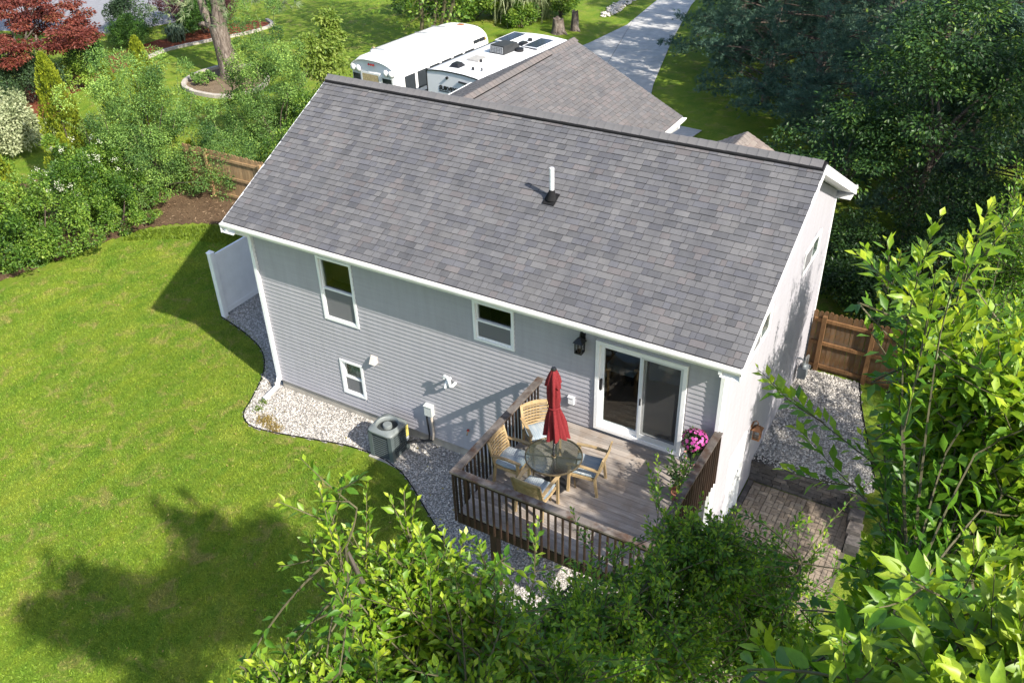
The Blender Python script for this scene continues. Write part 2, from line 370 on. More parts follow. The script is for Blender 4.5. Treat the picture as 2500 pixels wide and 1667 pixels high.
# ---- grass blades on the near lawn
def grass_mat():
    t = MT('grass_blades'); c, fine = lawn_color(t)
    c = t.mix(1.0, c, t.ramp(t.attr('tint'), [(0, (.6, .7, .6)), (.5, (1.02, 1.05, .95)), (1, (1.45, 1.35, 1.15))]), 'MULTIPLY')
    t.col(c).rough(.6, .25)
    tr = t.n('ShaderNodeBsdfTranslucent'); t.l(c, tr.inputs[0]); mx = t.n('ShaderNodeMixShader'); mx.inputs[0].default_value = .3
    t.l(t.p.outputs[0], mx.inputs[1]); t.l(tr.outputs[0], mx.inputs[2]); t.l(mx.outputs[0], t.out.inputs[0]); return t.m
m_grass = grass_mat()
LAWN_NEAR = [(-11.2, -6), (-10.9, .0), (-10.4, 3.4), (-8.2, 5.6), (-4.0, 6.2), (-3.95, 1.9), (-2.6, 1.55), (-1.5, 1.05), (-.8, .3), (-.3, -.7), (0, -1.5), (1, -1.6), (3.6, -1.05), (4.8, -1.4), (6.07, -2.2), (7.6, -3.05), (9.6, -3.75), (11, -4.2), (9, -6.5), (5.5, -8), (2.5, -9.3), (0, -10.5), (-5, -9)]
def blades(q, hh, ww):
    n = len(q); lean = RNG.normal(0, .55, (n, 2)); up = nrm(np.column_stack([lean, np.ones(n)])); side = nrm(np.cross(up, RNG.normal(size=(n, 3))))
    h = RNG.uniform(*hh, n)[:, None]; w = RNG.uniform(*ww, n)[:, None]; b = np.column_stack([q, hf(q[:, 0], q[:, 1])+.0])
    V = np.stack([b-side*w, b+side*w, b+up*h], 1).reshape(-1, 3); return V, np.arange(3*n).reshape(-1, 3), np.repeat(RNG.uniform(0, 1, n), 3)
q = scatter(LAWN_NEAR, 1150); V, F, tt = blades(q, (.03, .075), (.006, .013))
o = np_obj('grass', V, F, m_grass, tint=tt); tag(o, 'short mown grass of the back lawn', 'grass', kind='stuff')
q = RNG.uniform((-10.9, 3.0), (-3.5, 6.5), (26000, 2)); k = inpoly(q, [(-10.4, 4.4), (-8.6, 5.75), (-7.2, 6.2), (-5.8, 6.35), (-4.5, 6.4), (-4, 6.0), (-5.5, 5.4), (-7.4, 5.0), (-9, 4.5), (-10.4, 3.6)])
V, F, tt = blades(q[k], (.06, .16), (.02, .045)); m_weed = leafmat('lime_groundcover', [(0, (.10, .17, .012)), (1, (.2, .28, .025))], .6, .35)
o = np_obj('ground_cover', V, F, m_weed, tint=tt); tag(o, 'bright lime ground cover fringing the bed before the wooden fence', 'ground cover', kind='stuff')

# ---- driveway of concrete slabs
m_drive = simple('driveway_concrete', (.43, .42, .405), .92, .16, 2.5, .25, 90)
m_joint = simple('joint_earth', (.05, .055, .03), .95, .3, 20)
DRIVE = [(-6.5, 46), (-6.46, 39.9), (-5.79, 33.96), (-6.1, 30), (-6.6, 27), (-6.0, 22), (-2.6, 14.3), (4.5, 14.3), (5.2, 16.5), (3.25, 19.4), (3.4, 20.75), (1.85, 20.9), (-.15, 24), (-.56, 25.2), (-2.33, 31.7), (-4.2, 39.5), (-5.2, 46)]
drive = MB().prism(DRIVE, -.06, .006).build('driveway', m_joint); tag(drive, kind='structure')
def clip(poly, a, b, c):   # keep a*x+b*y <= c
    out = []; n = len(poly)
    for i in range(n):
        p, r = poly[i], poly[(i+1) % n]; dp = a*p[0]+b*p[1]-c; dr = a*r[0]+b*r[1]-c
        if dp <= 0: out.append(p)
        if dp*dr < 0: t = dp/(dp-dr); out.append((p[0]+(r[0]-p[0])*t, p[1]+(r[1]-p[1])*t))
    return out
DIRV = np.array([-.27, 1]); DIRV = DIRV/np.linalg.norm(DIRV); NRMV = np.array([DIRV[1], -DIRV[0]])
cuts_t = [3.0, 15.9, 19.0, 22.6, 26.2, 29.8, 33.4, 37, 41, 50]; cuts_s = [-30, -2.05+5.1, 5.0+2.2, 30]
o0 = np.array([-4.4, 29.5]); s_mid = float(np.dot(o0, NRMV)); cuts_s = [-40, s_mid, s_mid+3.1, s_mid+6.2, 60]
for i in range(len(cuts_t)-1):
    for j in range(len(cuts_s)-1):
        p = list(DRIVE); g_ = .012
        p = clip(p, -DIRV[0], -DIRV[1], -(cuts_t[i]+g_)); p = p and clip(p, DIRV[0], DIRV[1], cuts_t[i+1]-g_)
        p = p and clip(p, -NRMV[0], -NRMV[1], -(cuts_s[j]+g_)); p = p and clip(p, NRMV[0], NRMV[1], cuts_s[j+1]-g_)
        if p and len(p) >= 3:
            P_ = np.array(p); ar = abs(np.sum(P_[:, 0]*np.roll(P_[:, 1], -1)-P_[:, 1]*np.roll(P_[:, 0], -1)))/2
            if ar > .3: MB().prism(p, -.05, .03).build('slab', m_drive, drive)
# neighbour's asphalt court at the far left, and the stone heap by the drive
m_asphalt = simple('pale_asphalt', (.22, .22, .235), .9, .12, 4, .2, 80)
o = MB().prism([(-70, 15), (-39, 17.5), (-33.3, 19.6), (-31.2, 20.3), (-30.2, 22.5), (-29.6, 24), (-31.5, 27), (-38, 33), (-52, 42), (-80, 36)], -.05, .02).build('road', m_asphalt); tag(o, kind='structure')
q = scatter(smooth_poly([(-7.85, 34.9), (-7.35, 35.6), (-7.5, 37.6), (-7.6, 39.2), (-8.2, 39.2), (-8.3, 37.3)], 3, True), 70)
Vs, Fs, ts = stones(q, hf, .05, .11, .03); o = np_obj('stone_heap', Vs, Fs, m_stone, tint=ts*.7+.3); tag(o, 'long heap of pale stones in the grass beside the driveway', 'stone heap', kind='stuff')

# ================================================================ HOUSE
L, W = 11.167, 7.372; OE, ORR = .376, .359; ZE, SL = 4.473, .506; YR = W/2; ZR = ZE+SL*(YR+OE); WT = 4.27
house = thing('house', 'grey sided house with dark shingle roof, rear deck door and attached garage', 'house', (5.6, 3.7, -.3))
def wall_cells(u0, u1, z0, z1, ops):
    us = sorted({u0, u1, *[a for o in ops for a in o[:2]]}); out = []
    for a, b in zip(us[:-1], us[1:]):
        seg = [(z0, z1)]
        for (p, q_, r, s_) in ops:
            if p <= a and q_ >= b:
                ns = []
                for (c, d) in seg:
                    if s_ <= c or r >= d: ns.append((c, d)); continue
                    if r > c: ns.append((c, r))
                    if s_ < d: ns.append((s_, d))
                seg = ns
        out += [(a, b, c, d) for c, d in seg]
    return out
REAR_OPS = [(1.97, 2.83, 2.45, 3.95), (6.01, 6.85, 3.15, 3.98), (2.19, 2.755, .43, 1.30), (8.72, 10.45, 1.88, 3.90)]
SIDE_OPS = [(5.05, 6.25, 3.42, 3.90), (1.41, 2.61, 3.42, 3.90), (1.06, 1.99, -.82, 1.17)]
m_inner = simple('interior_paint', (.42, .40, .37), .8, .05, 2)
rear = MB()
for a, b, c, d in wall_cells(0, L, 0, WT, REAR_OPS): rear.box(a, b, .002, .14, c, d)
rear_wall = rear.build('rear_wall', m_siding, house)
side = MB()
for a, b, c, d in wall_cells(.15, W-.01, -.9, WT, SIDE_OPS): side.box(L-.14, L-.002, a, b, c, d)
GB = ZE-.015
def gable(mb, xa, xb):
    pr_ = [(0, WT), (W, WT), (W, GB), (YR, GB+YR*SL), (0, GB)]; mb.add([(xa, y_, z_) for y_, z_ in pr_]+[(xb, y_, z_) for y_, z_ in pr_], [(4, 3, 2, 1, 0), (5, 6, 7, 8, 9)]+[(i_, (i_+1) % 5, 5+(i_+1) % 5, 5+i_) for i_ in range(5)])
gable(side, L-.14, L-.002)
side_wall = side.build('side_wall', m_siding, house)
fr = MB().box(0, .14, .15, W-.01, -.3, WT).box(0, L, W-.15, W, -.3, WT)
gable(fr, 0, .14)
fr.build('front_wall', m_siding, house)
MB().box(0.02, L-.02, .03, .3, -.95, -.004).box(.02, .3, .3, W-.02, -.95, -.31).build('foundation', m_found, house)
RH = .1058
def minus(iv, ops):
    for (p, q_) in ops:
        nv = []
        for (a, b) in iv:
            if q_ <= a or p >= b: nv.append((a, b)); continue
            if p > a: nv.append((a, p))
            if q_ < b: nv.append((q_, b))
        iv = nv
    return iv
nrow = int(WT/RH)+1
for i in range(nrow):
    z0 = i*RH; z1 = min(z0+RH-.0065, WT)
    if z1-z0 < .02: continue
    iv = minus([(.055, L-.06)], [(o[0]-.06, o[1]+.06) for o in REAR_OPS if o[2]-.05 < z1-.01 and o[3]+.06 > z0+.01])
    cut = (i*1.37) % 3.66
    for (a, b) in iv:
        pts = [a]+[c for c in np.arange(cut, L, 3.66) if a+.25 < c < b-.25]+[b]
        for k, (p, r) in enumerate(zip(pts[:-1], pts[1:])):
            dy = .0012*(k % 2); r2 = r-(.003 if r != b else 0)
            MB().hexa([(p, -.0205-dy, z0), (r2, -.0205-dy, z0), (r2, .001, z0+.004), (p, .001, z0+.004), (p, -.005-dy, z1), (r2, -.005-dy, z1), (r2, .001, z1), (p, .001, z1)]).build('siding_board', m_siding, rear_wall)
rows = [(-.735+i*RH) for i in range(67)]
for i, z0 in enumerate(rows):
    z1 = z0+RH-.0065
    def yr_(z): d = max(0, (z-GB+.02)/SL); return (.07+max(0, d-.07), W-.07-max(0, d-.07))
    (a0, b0), (a1, b1) = yr_(z0), yr_(min(z1, GB+YR*SL-.03))
    if b0-a0 < .15: continue
    iv = minus([(a0, b0)], [(o[0]-.06, o[1]+.06) for o in SIDE_OPS if o[2]-.05 < z1-.01 and o[3]+.06 > z0+.01])
    for (a, b) in iv:
        mid = [c for c in (2.1+(i*.83) % 3.2,) if a+.4 < c < b-.4]; pts = [a]+mid+[b]
        for p, r in zip(pts[:-1], pts[1:]):
            pt = a1 if p == a0 else p; rt = b1 if r == b0 else r-.003; rr = r if r == b0 else r-.003
            MB().hexa([(L+.0195, p, z0), (L+.0195, rr, z0), (L-.001, rr, z0+.004), (L-.001, p, z0+.004), (L+.004, pt, z1), (L+.004, rt, z1), (L-.001, rt, z1), (L-.001, pt, z1)]).build('siding_board', m_siding, side_wall)
# corner trims
MB().box(L-.075, L+.026, -.026, .0, -.02, WT).box(L+.0, L+.027, .0, .085, -.75, WT).build('corner_trim', m_trim, house)
MB().box(-.026, .06, -.026, .0, -.02, WT).box(-.027, 0, 0, .085, -.05, WT).build('corner_trim', m_trim, house)
MB().box(L, L+.027, W-.08, W+.02, -.4, WT).build('corner_trim', m_trim, house)

# ---- roof: sheathing slabs, shingles, ridge caps, gutters
PAL = [((0.1230, 0.1230, 0.1279), .46), ((0.1082, 0.1099, 0.1205), .2), ((0.1394, 0.1386, 0.1410), .16), ((0.1312, 0.1230, 0.1246), .09), ((0.1000, 0.1017, 0.1082), .09)]
PAL_G = [((0.1296, 0.1246, 0.1246), .5), ((0.1394, 0.1279, 0.1271), .22), ((0.1189, 0.1173, 0.1205), .28)]
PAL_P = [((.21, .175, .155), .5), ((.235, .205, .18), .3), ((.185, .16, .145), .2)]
def shingle_boxes(O, u, s, n, Lu, Ls, pal, e=.1435, th=.015, seed=1, wmin=.11, wmax=.36, fn=None):
    rg = np.random.default_rng(seed); O, u, s, n = [np.array(a, float) for a in (O, u, s, n)]; B = []; C = []
    cols = np.array([c for c, _ in pal]); pr = np.array([p for _, p in pal]); pr = pr/pr.sum()
    for i in range(int(math.ceil(Ls/e))):
        s0 = i*e; s1 = min(Ls, s0+e+.03)
        x = -rg.uniform(0, .2)
        if fn is not None: lo, hi = fn(s0)
        else: lo, hi = 0, Lu
        while x < hi:
            w = rg.choice([.11, .15, .18, .21, .25, .3])*rg.uniform(.9, 1.1); a, b = max(lo, x), min(hi, x+w); x += w
            if b-a < .03: continue
            t0 = th+(.005 if rg.random() < .45 else 0); j = rg.uniform(-.003, .003); g = .0025
            P = [O+u*(a+g)+s*(s0+j)+n*.001, O+u*(b-g)+s*(s0+j)+n*.001, O+u*(b-g)+s*s1-n*.004, O+u*(a+g)+s*s1-n*.004,
                 O+u*(a+g)+s*(s0+j)+n*t0, O+u*(b-g)+s*(s0+j)+n*t0, O+u*(b-g)+s*s1+n*.0015, O+u*(a+g)+s*s1+n*.0015]
            c = cols[rg.choice(len(cols), p=pr)]*rg.uniform(.9, 1.1); B.append(P); C.append(c)
    B = np.array(B); C = np.array(C); return B, C
QF = np.array([(0, 3, 2, 1), (4, 5, 6, 7), (0, 1, 5, 4), (1, 2, 6, 5), (2, 3, 7, 6), (3, 0, 4, 7)])
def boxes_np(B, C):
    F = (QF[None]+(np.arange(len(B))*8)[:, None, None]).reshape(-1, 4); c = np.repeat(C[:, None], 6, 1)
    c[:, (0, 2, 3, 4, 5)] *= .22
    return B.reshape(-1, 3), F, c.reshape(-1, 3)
ds = math.hypot(1, SL); X0, X1 = -ORR, L+ORR
roof = MB(); TH = .1
for (ya, za, yb, zb) in ((-OE, ZE, YR, ZR), (W+OE, ZE, YR, ZR)):
    roof.hexa([(X0+.012, ya, za-TH), (X1-.012, ya, za-TH), (X1-.012, yb, zb-TH), (X0+.012, yb, zb-TH), (X0+.012, ya, za), (X1-.012, ya, za), (X1-.012, yb, zb), (X0+.012, yb, zb)])
roof_o = roof.build('roof', simple('roof_felt', (.06, .06, .065), .95, .1), house)
sv = np.array((0, 1, SL))/ds; nv = np.array((0, -SL, 1))/ds
B, C = shingle_boxes((X0, -OE-.012, ZE-.006), (1, 0, 0), sv, nv, X1-X0, (YR+OE)*ds, PAL, seed=3)
cen = B.mean(1); dist = np.linalg.norm(cen-np.array(CAM), axis=1); order = np.argsort(dist)
for k in order[:300]:
    V, F, c = boxes_np(B[k:k+1], C[k:k+1]); np_obj('shingle', V, F, m_shingle, roof_o, col=c)
V, F, c = boxes_np(B[order[300:]], C[order[300:]]); o = np_obj('shingle_field', V, F, m_shingle, roof_o, col=c); tag(o, kind='stuff')
svb = np.array((0, -1, SL))/ds; nvb = np.array((0, SL, 1))/ds
B, C = shingle_boxes((X0, W+OE+.012, ZE-.006), (1, 0, 0), svb, nvb, X1-X0, (YR+OE)*ds, PAL, seed=4)
V, F, c = boxes_np(B, C); o = np_obj('shingle_field', V, F, m_shingle, roof_o, col=c); tag(o, kind='stuff')
# ridge vent strip and caps
VW = .178
for sg in (-1, 1):
    yo, zo = YR+sg*VW, ZR-VW*SL
    MB().hexa([(X0+.02, yo, zo+.002), (X1-.02, yo, zo+.002), (X1-.02, YR-sg*.0, ZR+.002), (X0+.02, YR, ZR+.002), (X0+.02, yo, zo+.05), (X1-.02, yo, zo+.05), (X1-.02, YR, ZR+.05), (X0+.02, YR, ZR+.05)]).build('ridge_vent', m_black, roof_o)
def cap_mesh(col, dirv, w=.15, ln=.225, slope=SL):
    """one ridge cap shingle, ridge along local +x, bent over the ridge"""
    b = MB(); t0, t1 = .012, .002
    prof = [(-w, -w*slope), (-w*.5, -w*slope*.5+.002), (-.02, .004), (.02, .004), (w*.5, -w*slope*.5+.002), (w, -w*slope)]
    k = len(prof); V = []
    for x, th in ((0, t0), (ln, t1)):
        V += [(x, p, z) for p, z in prof]+[(x, p, z+th) for p, z in prof]
    F = []
    for i in range(k-1):
        F += [(k+i, k+i+1, 3*k+i+1, 3*k+i), (i+1, i, 2*k+i, 2*k+i+1), (i, i+1, k+i+1, k+i), (2*k+i+1, 2*k+i, 3*k+i, 3*k+i+1)]
    F += [(0, k, 3*k, 2*k), (k-1, 3*k-1, 4*k-1, 2*k-1)]
    me = bpy.data.meshes.new('ridge_cap'); me.from_pydata(V, [], F)
    a = me.attributes.new('col', 'FLOAT_COLOR', 'FACE'); a.data.foreach_set('color', np.tile(np.array((*col, 1), np.float32), len(F)))
    me.materials.append(m_shingle); me.update(); return me
caps = [cap_mesh(c, 0) for c in ((.135, .132, .134), (.142, .138, .139), (.128, .127, .13), (.138, .136, .138))]
x = X0; i = 0
while x < X1-.1:
    o = link('ridge_cap', caps[random.randrange(4)], None, roof_o); o.location = Vector((x, YR, ZR+.055+random.uniform(-.002, .003)))-ORG[house.name]; x += .2; i += 1
# eaves: fascia, soffit, gutters
MB().box(X0+.02, X1-.02, -OE+.005, -OE+.03, ZE-.2, ZE-.03).box(X0+.02, X1-.02, W+OE-.03, W+OE-.005, ZE-.2, ZE-.03).build('fascia', m_trim, house)
MB().box(X0+.03, X1-.03, -OE+.03, .0, ZE-.2, ZE-.185).box(X0+.03, X1-.03, W, W+OE-.03, ZE-.2, ZE-.185).build('soffit', m_trim, house)
def gutter(p0, p1, out, parent=house, name='gutter'):
    p0, p1, out = Vector(p0), Vector(p1), Vector(out); V = []
    prof = [(0.0, -.02), (0.0, -.115), (.075, -.12), (.095, -.075), (.118, -.055), (.12, -.014), (.108, -.006)]
    for p in (p0, p1): V += [p+out*a+Vector((0, 0, b)) for a, b in prof]
    k = len(prof); F = [(i, i+1, k+i+1, k+i) for i in range(k-1)]+[(k-1, 0, k, 2*k-1), tuple(range(k)), tuple(range(2*k-1, k-1, -1))]
    return MB().add(V, F).build(name, m_gutter, parent)
gutter((X0-.005, -OE-.004, ZE-.01), (X1+.005, -OE-.004, ZE-.01), (0, -1, 0)); gutter((X0, W+OE+.004, ZE-.01), (X1, W+OE+.004, ZE-.01), (0, 1, 0))
# rakes: boxed white verge boards and soffit
rs = MB()
for xs_ in (1, -1):
    xf = X1 if xs_ > 0 else X0
    for (ya, yb) in ((-OE-.1, YR), (W+OE+.1, YR)):
        za = ZE+SL*(-.1)
        rk = MB(); rk.hexa([(xf-.022, ya, za-.2), (xf, ya, za-.2), (xf, yb, ZR-.2), (xf-.022, yb, ZR-.2), (xf-.022, ya, za-.012), (xf, ya, za-.012), (xf, yb, ZR-.012), (xf-.022, yb, ZR-.012)])
        rk.hexa([(xf-.03, ya, za-.06), (xf+.014*xs_, ya, za-.06), (xf+.014*xs_, yb, ZR-.06), (xf-.03, yb, ZR-.06), (xf-.03, ya, za-.009), (xf+.014*xs_, ya, za-.009), (xf+.014*xs_, yb, ZR-.009), (xf-.03, yb, ZR-.009)]); rk.build('verge_board', m_trim, house)
        xa, xb = (L+.0, xf-.024) if xs_ > 0 else (xf+.024, 0)
        rs.hexa([(xa, ya, za-.19), (xb, ya, za-.19), (xb, yb, ZR-.19), (xa, yb, ZR-.19), (xa, ya, za-.175), (xb, ya, za-.175), (xb, yb, ZR-.175), (xa, yb, ZR-.175)])
rs.build('verge_soffit', m_trim, house)
# downspouts
ds1 = MB(); ds1.beam((-.22, -.43, ZE-.115), (-.22, -.43, ZE-.2), .06, .08); ds1.beam((-.22, -.43, ZE-.18), (.0, -.07, ZE-.42), .06, .075)
ds1.beam((.02, -.06, ZE-.38), (.02, -.06, .05), .085, .062, (0, 1, 0)); ds1.beam((.02, -.06, .1), (.03, -.2, -.13), .085, .062); ds1.beam((.03, -.17, -.11), (-.02, -.62, -.22), .09, .066)
ds1.build('downspout', m_white, house)
ds2 = MB(); ds2.beam((L+.0, -.43, ZE-.115), (L+.0, -.43, ZE-.2), .06, .08); ds2.beam((L, -.43, ZE-.18), (L-.03, -.075, ZE-.4), .06, .075); ds2.beam((L-.03, -.062, ZE-.37), (L-.03, -.062, -.6), .07, .06, (0, 1, 0))
ds2.build('downspout', m_white, house)

# ---- openings: windows and doors. mp(u, z, d) maps wall coordinates to the world, d > 0 outwards
def mp_rear(u, z, d): return (u, -d, z)
def mp_side(u, z, d): return (L+d, u, z)
def ubox(mb, mp, u0, u1, z0, z1, d0, d1):
    P = [mp(u0, z0, d0), mp(u1, z0, d0), mp(u1, z0, d1), mp(u0, z0, d1), mp(u0, z1, d0), mp(u1, z1, d0), mp(u1, z1, d1), mp(u0, z1, d1)]
    return mb.hexa(P)
def ring(mb, mp, u0, u1, z0, z1, w, d0, d1):
    ubox(mb, mp, u0, u0+w, z0, z1, d0, d1); ubox(mb, mp, u1-w, u1, z0, z1, d0, d1); ubox(mb, mp, u0+w, u1-w, z0, z0+w, d0, d1); ubox(mb, mp, u0+w, u1-w, z1-w, z1, d0, d1)
def window(mp, u0, u1, z0, z1, kind, lab):
    fw = .062; b = MB(); ring(b, mp, u0, u1, z0, z1, fw, -.08, .034 if kind == 'hung' else .024)
    f = b.build('window', m_trim, house); f['label'] = lab
    a0, a1, c0, c1 = u0+fw, u1-fw, z0+fw, z1-fw
    if kind == 'hung':
        zm = (c0+c1)/2+.0; b = MB(); ring(b, mp, a0, a1, zm-.02, c1, .032, -.075, -.02); b.build('sash', m_trim, f)
        b = MB(); ring(b, mp, a0, a1, c0, zm+.02, .036, -.045, .008); b.build('sash', m_trim, f)
        b = MB(); ubox(b, mp, a0+.03, a1-.03, zm+.01, c1-.03, -.05, -.044); b.build('pane', m_glass, f)
        b = MB(); ubox(b, mp, a0+.034, a1-.034, c0+.034, zm-.014, -.02, -.014); b.build('pane', m_glass, f)
        b = MB(); ubox(b, mp, a0+.03, a1-.03, c0+.03, zm-.01, -.006, -.003); b.build('screen', m_screen, f)
    else:
        um = (a0+a1)/2; b = MB(); ring(b, mp, a0, um+.02, c0, c1, .03, -.05, .02); b.build('sash', m_trim, f)
        b = MB(); ring(b, mp, um-.02, a1, c0, c1, .03, -.075, .012); b.build('sash', m_trim, f)
        b = MB(); ubox(b, mp, a0+.028, um-.01, c0+.028, c1-.028, .0, .004); b.build('pane', m_glass, f)
        b = MB(); ubox(b, mp, um+.01, a1-.028, c0+.028, c1-.028, .002, .006); b.build('pane', m_glass, f)
        b = MB(); ubox(b, mp, a0+.028, um-.01, c0+.028, c1-.028, .013, .015); b.build('screen', m_screen, f)
    return f
window(mp_rear, 1.909, 2.893, 2.385, 4.013, 'hung', 'tall double hung window under the eave')
window(mp_rear, 5.953, 6.907, 3.087, 4.036, 'hung', 'square double hung window beside the wall lantern')
wsm = window(mp_rear, 2.138, 2.807, .377, 1.35, 'hung', 'small basement window near the gravel')
cur = MB()
for k in range(9): cur.box(2.2+k*.062, 2.255+k*.062, .15+.012*(k % 2), .165+.012*(k % 2), .5, 1.29)
cur.build('curtain', simple('sage_curtain', (.25, .33, .27), .9, .2, 8), wsm)
window(mp_side, 4.98, 6.32, 3.36, 3.96, 'slide', 'high slider window nearer the fence')
window(mp_side, 1.34, 2.68, 3.36, 3.96, 'slide', 'high slider window nearer the deck')
# blinds-dark rooms behind the small openings
MB().box(.2, 4.9, 2.2, 2.25, -.2, 4.2).box(4.9, 4.95, .2, 2.2, -.2, 4.2).box(7.4, 7.45, .2, 6, 1.8, 4.2).box(.2, L-.16, .16, W-.16, 4.2, 4.24).build('interior_wall', m_inner, house)
m_floor = wood('interior_floor_boards', (.09, .055, .03), (.2, .13, .07), (14, 1.2, 1), .35, .05)
MB().box(.16, L-.16, .16, W-.16, 1.74, 1.80).build('interior_floor', m_floor, house)
# sliding door
dx0, dx1, dz0, dz1 = 8.683, 10.485, 1.86, 3.935
b = MB(); ring(b, mp_rear, dx0, dx1, dz0, dz1, .075, -.12, .05); sdoor = b.build('sliding_door', m_trim, house)
dm = (dx0+dx1)/2+.02
b = MB(); ring(b, mp_rear, dx0+.07, dm+.03, dz0+.07, dz1-.07, .085, -.07, -.02); ubox(b, mp_rear, dx0+.155, dm-.055, dz0+.155, dz0+.19, -.069, -.022); b.build('door_panel', m_white, sdoor)
b = MB(); ubox(b, mp_rear, dx0+.15, dm-.05, dz0+.18, dz1-.15, -.05, -.042); b.build('pane', m_glass, sdoor)
b = MB(); ring(b, mp_rear, dm-.03, dx1-.07, dz0+.07, dz1-.07, .085, -.115, -.075); b.build('door_panel', m_white, sdoor)
b = MB(); ubox(b, mp_rear, dm+.05, dx1-.15, dz0+.15, dz1-.15, -.1, -.092); b.build('pane', m_glass, sdoor)
m_scrfr = simple('pale_grey_aluminium', (.55, .57, .58), .5, .05, 4)
b = MB(); ring(b, mp_rear, dm-.01, dx1-.08, dz0+.075, dz1-.08, .05, .0, .03); ubox(b, mp_rear, dm+.04, dx1-.13, dz0+.12, dz0+.2, .002, .028); scd = b.build('screen_door', m_scrfr, sdoor)
def thin_screen():
    t = MT('door_screen'); t.col((.1, .1, .1)).rough(.8, .1); tr = t.n('ShaderNodeBsdfTransparent'); mx = t.n('ShaderNodeMixShader'); mx.inputs[0].default_value = .3
    t.l(tr.outputs[0], mx.inputs[1]); t.l(t.p.outputs[0], mx.inputs[2]); t.l(mx.outputs[0], t.out.inputs[0]); return t.m
b = MB(); ubox(b, mp_rear, dm+.04, dx1-.13, dz0+.2, dz1-.13, .012, .014); b.build('screen', thin_screen(), sdoor)
b = MB(); ubox(b, mp_rear, dx0+.1, dx0+.13, dz0+.95, dz0+1.2, -.02, .03); b.build('handle', m_iron, sdoor)
b = MB(); ubox(b, mp_rear, dm+.005, dm+.03, dz0+.9, dz0+1.05, .03, .05); b.build('handle', m_iron, sdoor)
# basement entry door in the side wall
y0, y1, z0, z1 = 1.0, 2.05, -.82, 1.235
b = MB(); ubox(b, mp_side, y0, y0+.07, z0, z1, -.1, .035); ubox(b, mp_side, y1-.07, y1, z0, z1, -.1, .035); ubox(b, mp_side, y0+.07, y1-.07, z1-.07, z1, -.1, .035); edoor = b.build('entry_door', m_trim, house)
edoor['label'] = 'white panelled basement door by the paver patio'
b = MB(); ubox(b, mp_side, y0+.072, y1-.072, z0+.02, z1-.072, -.06, -.02); b.build('door_leaf', m_white, edoor)
for (a, c, e_, g_) in ((1.15, 1.47, .45, 1.05), (1.58, 1.9, .45, 1.05), (1.15, 1.47, -.65, .3), (1.58, 1.9, -.65, .3)):
    b = MB(); ring(b, mp_side, a, c, e_, g_, .03, -.02, -.008); b.build('door_moulding', m_white, edoor)
b = MB(); b.tube([mp_side(1.86, .12, -.02), mp_side(1.86, .12, .04), mp_side(1.76, .12, .045)], .014, 6); b.tube([mp_side(1.86, .28, -.02), mp_side(1.86, .28, .012)], .028, 8); b.build('door_handle', m_metal, edoor)

# ---- garage wing and porch roof
GX, GZ, GE = .95, 5.0, 3.0; gx0, gx1 = -3.0, 4.93; gy0, gy1 = 7.38, 14.1
MB().box(gx0+.36, gx1-.36, W+.001, gy1-.36, -.2, GE+.05).add([(gx0+.36, gy1-.36, GE), (gx1-.36, gy1-.36, GE), (GX, gy1-.36, GE+1.8), (gx0+.36, gy1-.5, GE), (gx1-.36, gy1-.5, GE), (GX, gy1-.5, GE+1.8)], [(0, 1, 2), (3, 5, 4), (0, 2, 5, 3), (1, 4, 5, 2)]).build('garage_wall', m_siding, house)
b = MB()
for (xa, xb) in ((gx1, GX), (gx0, GX)):
    b.hexa([(xa, gy0, GE-.1), (xb, gy0, GZ-.1), (xb, gy1-.01, GZ-.1), (xa, gy1-.01, GE-.1), (xa, gy0, GE), (xb, gy0, GZ), (xb, gy1-.01, GZ), (xa, gy1-.01, GE)])
groof = b.build('garage_roof', bpy.data.materials['roof_felt'], house)
gs = (GZ-GE)/(gx1-GX); gl = math.hypot(1, gs)
for sgn, xe in ((-1, gx1+.012), (1, gx0-.012)):
    B, C = shingle_boxes((xe, gy0, GE-.006) if sgn < 0 else (xe, gy1, GE-.006), (0, 1, 0) if sgn < 0 else (0, -1, 0), np.array((sgn, 0, gs))/gl, np.array((-sgn*gs, 0, 1))/gl, gy1-gy0, abs(xe-GX)*gl, PAL_G, seed=8+sgn)
    V, F, c = boxes_np(B, C); o = np_obj('shingle_field', V, F, m_shingle, groof, col=c); tag(o, kind='stuff')
b = MB()
for y_ in (1,):
    b.hexa([(GX-.16, gy0, GZ-.075), (GX+.16, gy0, GZ-.075), (GX+.16, 12.4, GZ-.075), (GX-.16, 12.4, GZ-.075), (GX-.16, gy0, GZ-.028), (GX+.16, gy0, GZ-.028), (GX+.16, 12.4, GZ-.028), (GX-.16, 12.4, GZ-.028)])
b.build('ridge_vent', m_black, groof)
y = gy0; gcaps = [cap_mesh(c, 0, slope=gs, w=.17) for c in ((.15, .135, .128), (.16, .142, .135), (.14, .13, .126))]
while y < gy1-.1:
    o = link('ridge_cap', gcaps[random.randrange(3)], None, groof); o.rotation_euler = (0, 0, PI/2); o.location = Vector((GX, y, GZ+(.055 if y < 12.3 else .008)))-ORG[house.name]; y += .2
gutter((gx1+.016, gy0+.3, GE-.01), (gx1+.016, gy1+.01, GE-.01), (1, 0, 0)); gutter((gx0-.016, gy0+.3, GE-.01), (gx0-.016, gy1+.01, GE-.01), (-1, 0, 0))
